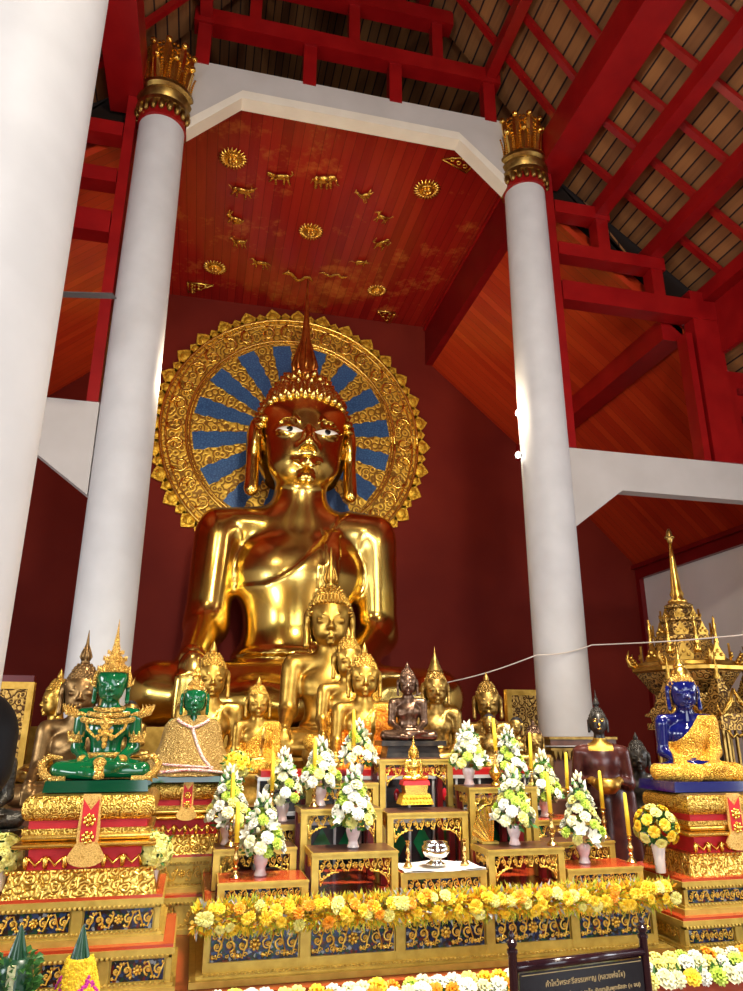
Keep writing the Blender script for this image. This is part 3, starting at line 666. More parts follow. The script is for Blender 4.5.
# the twelve animals: limbs as (x, y, x, y, r, r) in a unit frame, x along the body, y up the body
AN = dict(
 elephant=[(-.5,.1,.4,.15,.30,.28),(.45,.25,.7,.3,.22,.2),(.85,.25,.95,-.2,.09,.06),(.95,-.2,1.1,-.3,.06,.04),(-.55,0,-.6,-.55,.13,.11),(-.25,0,-.2,-.55,.12,.11),(.25,0,.2,-.55,.12,.11),(.45,0,.5,-.5,.12,.10),(-.8,.15,-.95,-.2,.04,.03)],
 ox=[(-.5,.1,.4,.12,.24,.22),(.5,.2,.75,.35,.15,.14),(.8,.45,.95,.6,.05,.03),(.65,.45,.6,.65,.05,.03),(-.5,0,-.75,-.4,.09,.06),(-.35,0,-.3,-.5,.09,.06),(.3,0,.35,-.5,.09,.06),(.45,0,.75,-.3,.09,.06),(-.75,.15,-1.0,.4,.04,.03)],
 tiger=[(-.5,.1,.4,.1,.20,.19),(.5,.2,.72,.3,.17,.16),(-.5,0,-.65,-.45,.09,.07),(-.3,0,-.25,-.45,.09,.07),(.3,0,.3,-.45,.09,.07),(.45,.05,.75,-.25,.09,.07),(-.7,.15,-.95,.35,.05,.04),(-.95,.35,-.85,.55,.04,.04)],
 rabbit=[(-.35,0,.15,.1,.27,.2),(.35,.3,.45,.35,.16,.14),(.35,.45,.2,.75,.06,.04),(.45,.45,.4,.8,.06,.04),(-.3,-.15,.0,-.3,.11,.06),(.25,0,.35,-.3,.07,.06),(-.62,.05,-.65,.1,.08,.06)],
 naga=[(-1.0,-.1,-.75,.2,.05,.08),(-.75,.2,-.45,.15,.09,.10),(-.45,.15,-.25,-.15,.10,.10),(-.25,-.15,.05,-.22,.10,.10),(.05,-.22,.25,.05,.10,.11),(.25,.05,.5,.3,.11,.12),(.5,.3,.8,.3,.12,.13),(.8,.3,1.0,.2,.12,.05),(.75,.4,.65,.6,.06,.02)],
 snake=[(-1.1,.1,-.8,.2,.04,.06),(-.8,.2,-.55,.0,.07,.08),(-.55,.0,-.25,-.1,.08,.08),(-.25,-.1,0,.1,.08,.08),(0,.1,.3,.2,.08,.08),(.3,.2,.55,-.05,.08,.08),(.55,-.05,.8,.0,.09,.1),(.8,.0,.95,.1,.1,.05)],
 horse=[(-.45,.1,.35,.12,.19,.18),(.4,.2,.6,.55,.13,.09),(.6,.55,.85,.5,.09,.06),(-.45,0,-.7,-.5,.08,.05),(-.3,0,-.3,-.55,.08,.05),(.3,0,.35,-.5,.08,.05),(.4,.05,.8,-.15,.07,.05),(-.65,.15,-.95,-.1,.07,.03)],
 goat=[(-.4,.1,.3,.1,.19,.17),(.35,.2,.5,.45,.11,.08),(.5,.48,.7,.42,.08,.05),(.45,.55,.3,.7,.04,.02),(-.4,0,-.5,-.5,.07,.05),(-.25,0,-.2,-.5,.07,.05),(.2,0,.2,-.5,.07,.05),(.3,0,.5,-.4,.07,.05),(-.58,.2,-.7,.35,.05,.03)],
 monkey=[(-.15,-.1,.1,.25,.22,.17),(.2,.5,.25,.52,.16,.15),(.1,.3,.5,.1,.07,.06),(.5,.1,.6,.4,.06,.05),(-.1,-.2,.35,-.15,.1,.08),(.35,-.15,.4,-.5,.08,.06),(-.2,-.2,-.2,-.55,.1,.07),(-.3,-.1,-.7,0,.05,.04),(-.7,0,-.65,.4,.04,.03)],
 rooster=[(-.3,.05,.15,.1,.24,.17),(.25,.2,.4,.55,.12,.07),(.42,.58,.58,.55,.07,.02),(.38,.68,.3,.78,.05,.03),(-.4,.15,-.75,.5,.12,.05),(-.4,.1,-.85,.25,.1,.04),(-.05,-.1,-.05,-.5,.05,.04),(.1,-.1,.15,-.5,.05,.04),(-.05,-.5,.1,-.52,.04,.02)],
 dog=[(-.4,.05,.3,.1,.16,.16),(.35,.2,.5,.4,.11,.11),(.55,.4,.75,.35,.08,.05),(.42,.5,.38,.65,.05,.02),(-.4,0,-.5,-.45,.07,.05),(-.3,0,-.25,-.45,.07,.05),(.25,0,.25,-.45,.07,.05),(.35,0,.5,-.4,.07,.05),(-.52,.15,-.75,.45,.05,.03)],
 rat=[(-.35,0,.2,.05,.2,.16),(.3,.1,.6,.05,.12,.04),(.3,.22,.28,.3,.07,.06),(-.3,-.1,-.35,-.3,.07,.05),(.15,-.1,.2,-.3,.06,.04),(-.5,-.05,-.9,.05,.04,.03),(-.9,.05,-1.1,-.1,.03,.01)])
PL = [('elephant',324,179,.30,-10,'top of the ring, between ox and fish-like figure'),('tiger',280,176,.26,170,'left of the elephant'),('rooster',364,195,.24,150,'right of the elephant'),
      ('ox',242,190,.25,5,'left of the ring, below the left medallion'),('dog',382,216,.24,190,'right side of the ring, topmost of three'),('rabbit',234,218,.27,185,'left side, beside the central medallion'),
      ('monkey',381,242,.26,15,'right side of the ring, beside the central medallion'),('goat',239,241,.25,170,'left side, below the rabbit'),('rat',362,261,.26,0,'lower right of the ring'),
      ('horse',260,262,.24,175,'lower left of the ring'),('naga',298,276,.33,180,'bottom of the ring, above the finial'),('snake',334,274,.30,0,'bottom of the ring, right of the finial')]
for nm, px, py, s_, rot, where in PL:
    where = where.replace('between ox and fish-like figure', 'nearest the white beam')
    x, y, z = ceil_at(px, py); mb = MB()
    for x0, y0, x1, y1, r0, r1 in AN[nm]: mb.tube([(x0, y0, -.03), ((x0+x1)/2, (y0+y1)/2, -.035), (x1, y1, -.03)], [r0, (r0+r1)/2*1.03, r1], 8, .5); mb.ball((x0, y0, -.03), (r0, r0, r0*.5), 8, 5); mb.ball((x1, y1, -.03), (r1, r1, r1*.5), 8, 5)
    o = build('zodiac_'+nm, mb, gold_bright, None, True, loc=(x, y, z-.04), rot=(0, 0, R(rot)), sca=(s_*(.72 if nm == 'elephant' else .86), (-1 if rot in (0, 5, -10, 15) else 1)*s_*(.88 if nm == 'elephant' else 1.05), s_*.7))
    tag(o, 'small gold %s on the ceiling, %s' % (nm, where), 'ornament', 'zodiac animals on the ceiling')
for px, py, rot, lab in ((188, 281, 0, 'lower left corner, above the halo'), (395, 312, 90, 'lower right corner, above the halo'), (466, 171, 200, 'upper right corner, at the white beam')):
    mb = MB(); mb.tube([(0, 0, 0), (.5, 0, 0)], [.03, .012], 5); mb.tube([(0, 0, 0), (0, .38, 0)], [.03, .012], 5)
    for i in range(3):
        for j in range(3-i):
            cx, cy = .09+.13*i, .08+.12*j; mb.tube([(cx+.05*math.cos(a*.7)*(1-a/12), cy+.05*math.sin(a*.7)*(1-a/12), 0) for a in range(9)], .017, 5)
    mb.tube([(.5, 0, 0), (.25, .2, 0), (0, .38, 0)], .014, 5)
    x, y, z = ceil_at(px, py); o = build('corner_ornament', mb, gold_bright, None, True, loc=(x, y, z-.02), rot=(0, 0, R(rot)), sca=.95); tag(o, 'openwork gold corner ornament on the ceiling, ' + lab, 'ornament', 'ceiling corner ornaments')

# ================================================================== STATUES
def spt(px, py, Y): p = at(px, py, Y=Y); return p
PF = 1.10
statue('buddha_statue', 'middle-sized gold Buddha with flame finial touching the earth, directly before the giant', .68, (1.24, 7.1, 1.36), R(-6), 'earth', gold_body, fin='flame', h=.028, detail=True, base=PF)
statue('buddha_statue', 'gold Buddha seated between the larger gold one and the orange robed one', .40, (1.28, 6.33, 1.43), 0, 'earth', gold_body, fin='bud', robe=robe_gold, h=.028, base=PF)
statue('buddha_statue', 'gold Buddha wrapped in an orange brocade robe, behind the white flowers', .38, (1.30, 5.78, 1.28), R(-7), 'earth', gold_body, fin='bud', robe=orange_cloth, h=.028, base=PF)
statue('buddha_statue', 'small dark bronze Buddha in meditation on a black plinth', .22, (1.56, 5.43, 1.52), R(-12), 'dhyana', bronze, fin='bud', h=.028)
mb = MB(); mb.box(1.33, 1.80, 5.29, 5.51, 1.101, 1.36); mb.box(1.35, 1.78, 5.30, 5.51, 1.36, 1.50, .03, .02); mb.box(1.32, 1.81, 5.285, 5.512, 1.485, 1.52)
tag(build('plinth', mb, black_pl, None), 'black waisted plinth under the small dark bronze Buddha', 'plinth')
statue('buddha_statue', 'gold Buddha with a tall pointed crown, right of the dark bronze one', .345, (2.07, 6.3, 1.30), R(-8), 'earth', gold_old, fin='tall', h=.028, base=PF)
statue('buddha_statue', 'gold Buddha with a bud finial near the foot of the right column', .38, (2.72, 6.7, 1.14), R(-18), 'earth', gold_old, fin='bud', h=.028, base=PF)
statue('buddha_statue', 'gold Buddha seen side-on beside the left column', .33, (-1.10, 6.4, 1.20), R(-70), 'dhyana', gold_body, fin='bud', h=.028, base=PF)
statue('buddha_statue', 'large brown bronze Buddha behind the green crowned one', .40, (-.82, 5.74, 1.105), R(4), 'earth', bronze_brown, fin='flame', h=.028)
statue('buddha_statue', 'gold Buddha behind the shawl-wrapped green one', .41, (.11, 6.3, 1.24), R(4), 'earth', gold_body, fin='bud', h=.028, base=PF)
statue('buddha_statue', 'slim gold Buddha right of the shawl-wrapped one', .26, (.45, 5.62, 1.30), 0, 'dhyana', gold_body, fin='bud', robe=robe_gold, h=.028, base=PF)
statue('buddha_statue', 'grey bronze Buddha at the left edge of the photo', .27, (-1.17, 4.78, 1.07), R(10), 'earth', bronze_grey, fin='flame', h=.028, base=.95)
statue('buddha_statue', 'aged bronze Buddha with a long face beside the right column', .22, (2.62, 5.52, 1.11), R(-8), 'dhyana', gold_old, hmat=bronze, fin='bud', h=.028)
statue('buddha_statue', 'nearly black bronze Buddha behind the yellow roses at right', .25, (3.38, 5.3, .93), R(-25), 'dhyana', black_pl, fin='bud', h=.028, base=.85)
# monk figures have a close black painted head instead of curls
def monk2(label, W, loc, rz=0):
    t = thing('monk_statue', label, 'statue', loc, rz, 'small seated monk figures', W); obj('body', body_mesh('std', 'dhyana', .028), t, m=gold_old)
    mb = MB(); c = (0, .03, 1.90)
    def fn(u, v):
        a = (u*2-1)*PI; aa = abs(a); e0 = .50 if aa < .9 else max(-.5, .50-(aa-.9)*2.6); e = e0+(PI/2-e0)*v
        return (c[0]+.315*math.sin(a)*math.cos(e), c[1]-.325*math.cos(a)*math.cos(e), c[2]+.40*math.sin(e))
    mb.grid(fn, 32, 8); build('painted_hair', mb, hair_black, t, True)
    mb = MB(); hb = (loc[2]-PF)/W; mb.lathe([(1.0, -hb), (1.0, -hb*.8), (.88, -hb*.6), (.88, -hb*.3), (1.0, -hb*.1), (.98, 0)], (0, -.12, 0), 40, sy=.66); build('base', mb, gold_old, t, 'auto')
monk2('small gilt monk with black painted hair left of the shawl-wrapped Buddha', .19, (-.51, 6.3, 1.38))
monk2('small gilt monk with black painted hair between the flowers and the right column', .18, (2.30, 5.65, 1.31), R(-20))
monk2('gilt monk with black painted hair turned sideways next to the right column', .19, (2.74, 6.12, 1.27), R(-50))
# --- green glass Buddha in royal gold attire
def petal_ring(mb, r, n, z, hgt, wd, c=(0, .03), out=.25, flat=.5):
    for k in range(n):
        a = 2*PI*k/n; x, y = c[0]+r*math.cos(a), c[1]+r*math.sin(a); o = MB(); o.tube([(0, 0, 0), (out*hgt*.4, 0, hgt*.5), (out*hgt, 0, hgt)], [wd, wd*.8, .003], 6, 1)
        mb.merge(o, Matrix.Translation((x, y, z)) @ Matrix.Rotation(a, 4, 'Z'))
GP = (-.46, 4.30, 1.352); GW = .258
t = thing('buddha_statue', 'green glass Buddha with a gold spired crown and jewelled collar', 'statue', GP, 0, None, GW)
obj('body', body_mesh('plain', 'dhyana', .026), t, m=green_glass)
mb = MB(); mb.lathe([(.31, 0), (.33, .03), (.30, .07), (.31, .09), (.26, .15), (.20, .20), (.21, .24), (.15, .29), (.16, .32), (.11, .38), (.12, .41), (.08, .50), (.085, .53), (.055, .64), (.058, .67), (.03, .84), (.015, 1.02), (.004, 1.15)], (0, .03, 2.10), 24)
petal_ring(mb, .31, 18, 2.12, .13, .035); petal_ring(mb, .22, 14, 2.36, .10, .03); petal_ring(mb, .15, 10, 2.50, .09, .025)
for s in (-1, 1): mb.tube([(s*.32, -.02, 2.12), (s*.36, -.05, 1.98), (s*.34, -.08, 1.80), (s*.42, -.08, 1.86), (s*.46, -.06, 2.0)], [.04, .05, .035, .03, .004], 6)
build('crown', mb, gold_fine, t, 'auto')
mb = MB()
for q, (rx, zz, rd) in enumerate(((.27, 1.40, .05), (.38, 1.33, .055), (.50, 1.25, .06))):
    mb.tube([(rx*1.05*math.cos(a), .02+.24*(1+.15*q)*math.sin(a), zz-.05*(1-math.sin(a))*(.8+.5*q)*.9) for a in np.linspace(0, 2*PI, 33)], rd, 7)
for s in (-1, 1):      # winged shoulder flares
    for q in range(4): mb.tube([(s*(.45+.06*q), -.02, 1.22), (s*(.62+.07*q), -.04, 1.27), (s*(.70+.07*q), -.04, 1.36+.03*q), (s*(.66+.07*q), -.04, 1.46)], [.06, .05, .035, .004], 6)
build('collar', mb, gold_fine, t, 'auto')
mb = MB()
for q in range(5): mb.ball((0, -.27-.02*math.sin(q), 1.12-.12*q), (.10-.015*abs(q-1), .04, .075), 8, 6)
for s in (-1, 1):
    mb.tube([(s*.42, -.18, 1.15), (s*.36, -.27, .95), (s*.20, -.30, .80), (0, -.30, .86)], [.03]*4, 6)
    for q in range(3): mb.ball((s*(.09+.02*q), -.28, 1.05-.14*q), (.045, .03, .05), 7, 5)
build('pendant', mb, gold_carved, t, 'auto')
for s in (-1, 1):
    mb = MB(); mb.lathe([(.15, -.08), (.175, -.07), (.165, 0), (.175, .07), (.15, .08)], (s*.60, .08, .76), 18); petal_ring(mb, .16, 10, .80, .12, .03, (s*.60, .08)); build('armband', mb, gold_fine, t, 'auto')
    mb = MB(); mb.ball((s*.36, -.28, .36), (.13, .13, .10), 12, 8); build('bracelet', mb, gold_carved, t, True)
    mb = MB(); c0 = (s*.80, -.36)
    mb.tube([(s*.62, -.62, .02), (s*.86, -.60, .0), (s*1.05, -.48, .10), (s*1.12, -.38, .28), (s*1.0, -.36, .42), (s*.74, -.44, .40)], [.05, .07, .085, .085, .07, .03], 8)
    for q in range(7):
        a = -1.2+q*.42; mb.tube([(s*(.92+.14*math.cos(a)), -.42, .2+.2*math.sin(a)), (s*(.92+.30*math.cos(a)), -.40, .2+.30*math.sin(a))], [.05, .004], 6)
    build('knee_ornament', mb, gold_fine, t, 'auto')
mb = MB(); mb.tube([(.42*math.cos(a), .08+.34*math.sin(a), .44) for a in np.linspace(0, 2*PI, 30)], .055, 8); mb.box(-.10, .10, -.72, -.62, .02, .40, .02); mb.ball((0, -.68, .32), (.13, .06, .10), 10, 6); mb.ball((0, -.72, .08), (.12, .05, .08), 10, 6)
build('belt', mb, gold_fine, t, 'auto')
mb = MB(); mb.box(-.98, .98, -.78, .42, -.22, -.01, .03, .03); build('glass_base', mb, green_glass2, t)
# --- green faced Buddha in the gold shawl
t = thing('buddha_statue', 'green-faced Buddha wrapped in a gold brocade shawl with pink trim', 'statue', (-.01, 5.13, 1.318), 0, None, .252)
obj('body', body_mesh('plain', 'dhyana', .026), t, m=green_glass); obj('hair', hair_mesh(False), t, m=gold_fine); obj('finial', finial_mesh('flame'), t, m=gold_bright)
SP = [(1.46, .22, .19), (1.40, .44, .26), (1.33, .62, .31), (1.20, .72, .35), (1.0, .76, .42), (.7, .82, .58), (.45, .93, .76), (.30, 1.10, .88), (.10, 1.22, .95), (.0, 1.24, .96)]
def sh(a, z):
    for (z1, x1, y1), (z0, x0, y0) in zip(SP, SP[1:]):
        if z0 <= z <= z1: u = (z-z0)/(z1-z0); rx, ry = x0+(x1-x0)*u, y0+(y1-y0)*u; break
    else: rx, ry = SP[-1][1:]
    wv = 1+.025*math.sin(a*9)*(1.3-z)
    return Vector((rx*math.cos(a)*wv, .05+ry*math.sin(a)*wv, z))
mb = MB(); mb.grid(lambda u, v: tuple(sh(u*2*PI, 1.46*(1-v)+.0 - (.16*max(0, 1-abs((u*2*PI+PI/2) % (2*PI)-PI)*0-abs(u-.75)/.05)*(1-v)))), 96, 30); build('shawl', mb, shawl_m, t, True)
mb = MB()
def trim(pts, wd=.04):
    mb.tube([tuple(sh(a, z)+Vector((math.cos(a), math.sin(a), 0))*.015) for a, z in pts], wd, 6)
trim([(-PI/2-.75*(1-u), 1.36-.22*u) for u in np.linspace(0, 1, 8)]); trim([(-PI/2+.75*(1-u), 1.36-.22*u) for u in np.linspace(0, 1, 8)])
trim([(-PI/2+.45*u, 1.12-1.0*u) for u in np.linspace(0, 1, 14)]); trim([(a, .10+.05*math.sin(3*a)) for a in np.linspace(-PI, 0, 40)]); trim([(-PI/2-.9+u*1.4, .30-.1*u) for u in np.linspace(0, 1, 14)], .03)
build('trim_band', mb, trim_m, t, True)
mb = MB(); mb.box(-1.05, 1.05, -.80, .45, -.14, -.01, .02, .02); build('glass_base', mb, green_glass2, t)
# --- blue Buddha
t = thing('buddha_statue', 'deep blue Buddha with a gold cap and gold robe on the right pedestal', 'statue', (3.17, 4.36, 1.30), R(-20), None, .29)
obj('body', body_mesh('plain', 'dhyana', .026), t, m=blue_glass); obj('robe', robe_mesh('dhyana'), t, m=robe_gold)['label'] = 'gold brocade robe'
obj('hair', hair_mesh(False), t, m=gold_fine); mb = MB(); mb.lathe([(.22, -.1), (.20, .04), (.13, .12), (.14, .16), (.09, .24), (.095, .27), (.05, .36), (.03, .50), (.005, .62)], (0, .03, 2.30), 16); build('finial', mb, gold_bright, t, 'auto')
mb = MB(); mb.box(-1.05, 1.05, -.78, .55, -.21, -.01, .03, .03); build('glass_base', mb, blue_glass, t, rot=(0, 0, R(20)))
# --- little gold Buddha on the table
t = statue('buddha_statue', 'tiny bright gold Buddha on a red and gold stepped base, on the altar table', .085, (1.335, 4.53, 1.305), 0, 'dhyana', gold_bright, fin='flame', h=.03)
mb = MB(); mb.box(-1.0, 1.0, -.7, .45, -.32, -.02, .06, .06); build('red_cushion', mb, red_cloth, t)
mb = MB(); mb.box(-.85, .85, -.6, .4, -.62, -.32, .0, .0); mb.box(-.95, .95, -.7, .45, -.95, -.85); mb.box(-.8, .8, -.6, .4, -.85, -.62)
build('waist', mb, gold_bright, t); mb = MB(); mb.box(-1.2, 1.2, -.85, .55, -1.58, -1.2, .12, .12); mb.box(-1.05, 1.05, -.75, .5, -1.2, -.95, .05, .05)
for k in range(9):
    for zz, rr in ((-1.42, 1.14), (-1.12, 1.02)): mb.ball(((-1+k/4)*rr*.92, -.80 if zz < -1.3 else -.74, zz), (.10, .05, .13), 7, 5)
build('lotus_base', mb, gold_petal, t, 'auto')
# --- standing Buddha with bowl
def stand_sdf(P):
    x, y, z = P[..., 0], P[..., 1], P[..., 2]
    b = union(P, [('e', (0, 0, 1.32), (.205, .13, .20)), ('c', (-.17, 0, 1.43), (.17, 0, 1.43), .07, .07), ('e', (0, 0, 1.05), (.16, .12, .25)), ('c', (0, 0, .95), (0, .0, .12), .17, .20), ('c', (-.08, 0, .5), (-.10, -.02, .05), .12, .1), ('c', (.08, 0, .5), (.10, -.02, .05), .12, .1),
        ('c', (0, 0, 1.45), (0, -.005, 1.58), .06, .055)], .06)
    a = union(P, [('c', (s*.22, 0, 1.42), (s*.26, .02, 1.12), .065, .055) for s in (-1, 1)]+[('c', (s*.26, .02, 1.12), (s*.13, -.20, 1.16), .055, .04) for s in (-1, 1)], .03)
    hd = union(P, [('e', (s*.10, -.235, 1.14), (.05, .055, .045)) for s in (-1, 1)]+[('c', (s*(.08-.012*i), -.25, 1.115), (s*(.03), -.285, 1.095+.018*i), .014, .010) for s in (-1, 1) for i in range(4)], .01)
    rb = s_ell(P, (0, .01, .75), (.25, .15, .62))+.0; rb = smin(rb, union(P, [('c', (s*.25, .03, 1.0), (s*.27, .03, .35), .06, .07) for s in (-1, 1)], .08), .08)
    d = smin(smin(b, a, .03), hd, .015); d = smin(d, rb, .05)
    h = union(P, [('e', (0, 0, 1.72), (.088, .10, .12)), ('e', (0, -.015, 1.665), (.07, .075, .075)), ('c', (0, -.092, 1.72), (0, -.115, 1.685), .008, .014), ('e', (0, -.093, 1.652), (.026, .012, .010)), ('e', (0, -.085, 1.625), (.02, .015, .015))]+[('c', (s*.095, 0, 1.74), (s*.095, 0, 1.62), .014, .013) for s in (-1, 1)], .015)
    return np.maximum(smin(d, h, .02), -z)
t = thing('standing_buddha_statue', 'standing Buddha in dark maroon holding a gold alms bowl, by the right column', 'statue', (2.89, 5.0, .45), R(-24), None, .70)
me = surfnet(stand_sdf, (-.42, -.36, -.02), (.42, .22, 1.88), .0125, 'standing_body')
for mm in (noisy('maroon_lacquer', (.035, .008, .008), (.08, .02, .015), .1, .25, 8), black_pl, gold_body): me.materials.append(mm)
nv = len(me.polygons); ce = np.empty(nv*3, np.float32); me.polygons.foreach_get('center', ce); ce = ce.reshape(-1, 3)
mi = np.zeros(nv, np.int32); mi[ce[:, 2] > 1.56] = 1; mi[(ce[:, 2] > 1.44) & (ce[:, 2] <= 1.56) & (np.abs(ce[:, 0]) < .12)] = 2; mi[(ce[:, 1] < -.2) & (ce[:, 2] < 1.24)] = 2
me.polygons.foreach_set('material_index', mi); obj('body', me, t)
mb = MB(); mb.merge(MB().lathe([(.31, 0)]*1+[(.30, .01)], (0, 0, 0), 4)) if 0 else None
hm = hair_mesh(False); o = obj('hair', hm, t, loc=(0, 0, 1.72-.295*1.88), sca=(.295,)*3, m=black_pl); o = obj('finial', finial_mesh('flame'), t, loc=(0, 0, 1.72-.295*1.88), sca=(.295,)*3, m=black_pl)
mb = MB()
for s in (-1, 1): mb.ball((s*.036, -.094, 1.728), (.020, .008, .007), 8, 5); mb.tube([(s*.012, -.104, 1.742), (s*.036, -.103, 1.752), (s*.062, -.088, 1.742)], .004, 5)
mb.ball((0, -.117, 1.69), (.011, .012, .022), 8, 6); mb.ball((0, -.105, 1.652), (.024, .008, .008), 8, 5); g = build('gilt_features', mb, gold_bright, t, True); g['label'] = 'gilded eyes, nose and lips'
mb = MB(); mb.lathe([(.02, 0), (.07, .01), (.125, .06), (.13, .10), (.105, .14), (.10, .145), (.09, .13), (.02, .05)], (0, -.33, 1.04), 28); tag(build('alms_bowl', mb, gold_body, None, True, loc=(2.89, 5.0, .45), rot=(0, 0, R(-24)), sca=.70), 'round gold alms bowl held by the standing maroon Buddha', 'bowl')

# ================================================================== ALTAR FURNITURE
def spiral(mb, cx, cz, r, a0, turns, sgn, y=0, rad=.005, n=13):
    pts = [(cx+r*(1-.85*i/n)*math.cos(a0+sgn*turns*2*PI*i/n), y, cz+r*(1-.85*i/n)*math.sin(a0+sgn*turns*2*PI*i/n)) for i in range(n+1)]
    mb.tube(pts, [rad*(1.1-.5*i/n) for i in range(n+1)], 5); return mb
def rosette(mb, cx, cz, r, y=0):
    mb.ball((cx, y-.003, cz), (r*.42, r*.35, r*.42), 8, 5)
    for k in range(7): a = 2*PI*k/7; mb.ball((cx+r*.68*math.cos(a), y, cz+r*.68*math.sin(a)), (r*.30, r*.22, r*.30), 6, 4)
def scroll(w, h, drop=0, cell=None):
    """openwork scroll frieze, w wide and h high, top at z=0; drop: extra hanging corners"""
    key = ('s', round(w, 3), round(h, 3), round(drop, 3))
    if key in CACHE: return CACHE[key]
    mb = MB(); kk = .62 if h < .09 else .50; n = max(3, int(round(w/(h*kk)))); n += (n % 2 == 0); cw = w/n; tk = h*.065 if h < .09 else h*.04
    for i in range(n):
        cx = -w/2+cw*(i+.5); mid = i == n//2; s = 1 if i < n//2 else -1; rr = min(cw, h)*.46
        if mid: rosette(mb, cx, -h/2, min(h*.42, cw*.5))
        else:
            spiral(mb, cx, -h*.5, rr, PI*.5+(i % 2)*PI, 1.25, s*(1 if i % 2 else -1), 0, tk); rosette(mb, cx, -h*.5, rr*.42, -.003)
            if h >= .09:
                for q in (-1, 1): spiral(mb, cx+cw*.22*q, -h*(.5+.34*q), cw*.20, 0, 1.1, q, -.002, tk*.7, 9); spiral(mb, cx-cw*.22*q, -h*(.5+.36*q), cw*.16, 1, 1.1, -q, -.002, tk*.7, 8)
            mb.tube([(cx-cw*.5, 0, -h*(.15 if i % 2 else .85)), (cx, 0, -h*.05 if i % 2 else -h*.95), (cx+cw*.5, 0, -h*(.85 if i % 2 else .15))], tk*.8, 5)
            for q in (-1, 1): mb.ball((cx+q*cw*.36, 0, -h*(.5+.38*(q if i % 2 else -q))), (cw*.13, h*.05, h*.10), 6, 4)
    if drop:
        for s in (-1, 1):
            for q in range(4):
                x = s*(w/2-.012-q*.020*w/.4); zz = -h-drop*(1-q/3.2)*.5
                spiral(mb, x, -h-drop*(.9-q*.28)*.55, drop*.20*(1-q*.12), 0, 1.1, s, 0, h*.06, 9)
            mb.ball((s*(w/2-.012), 0, -h-drop), (drop*.10, drop*.10, drop*.16), 6, 4)
            mb.tube([(s*(w/2-.006), 0, -h*.8), (s*(w/2-.010), 0, -h-drop)], h*.06, 5)
            mb.tube([(s*(w/2-.012), 0, -h-drop), (s*w*.42, 0, -h-drop*.45), (s*w*.33, 0, -h-drop*.05), (s*w*.22, 0, -h)], h*.06, 5)
    CACHE[key] = mb.mesh('openwork_scroll', None, True); return CACHE[key]
def altar_table(label, x0, x1, yf, dp, zt, zb=.781, topm=None, low=False):
    w_ = x1-x0; h = zt-zb; t = thing('altar_table', label, 'table', ((x0+x1)/2, yf+dp/2, zb), 0, 'gilt altar tables of the stepped altar')
    mb = MB(); mb.box(-w_/2+.006, w_/2-.006, -dp/2+.006, dp/2-.006, h-.006, h); build('top', mb, topm or table_red, t)
    mb = MB(); fr = .034
    for s in (-1, 1):
        mb.box(-w_/2, w_/2, *sorted((s*dp/2, s*(dp/2-.018))), h-fr, h-.001); mb.box(*sorted((s*w_/2, s*(w_/2-.018))), -dp/2+.018, dp/2-.018, h-fr, h-.001)
        mb.box(-w_/2-.004, w_/2+.004, *sorted((s*(dp/2+.004), s*(dp/2+.0005))), h-.013, h-.003)
    build('frame', mb, gold_frame, t)
    for sx in (-1, 1):
        for sy in (-1, 1):
            mb = MB(); l = .036; mb.box(*sorted((sx*w_/2, sx*(w_/2-l))), *sorted((sy*dp/2, sy*(dp/2-l))), 0, h-fr)
            build('leg', mb, gold_frame if sy < 0 else leg_red, t)
    iw = w_-.075
    ah = min(.062, (h-fr)*.9)
    drop = 0 if low or h-fr-ah < .05 else .055
    o = obj('apron', scroll(iw, ah, drop), t, (0, -dp/2+.014, h-fr), m=gold_apron); o['label'] = 'openwork scroll apron'
    if low:
        mb = MB(); mb.box(-iw/2, iw/2, -dp/2+.024, -dp/2+.03, 0, h-fr); build('panel', mb, mosaic, t); mb = MB(); mb.box(-iw/2, iw/2, -dp/2+.004, -dp/2+.02, 0, max(.004, h-fr-ah)); build('rail', mb, gold_frame, t)
    for s in (-1, 1):
        o = obj('side_apron', scroll(dp-.075, ah, 0), t, (s*(w_/2-.014), 0, h-fr), (0, 0, PI/2), m=gold_apron)
    return t
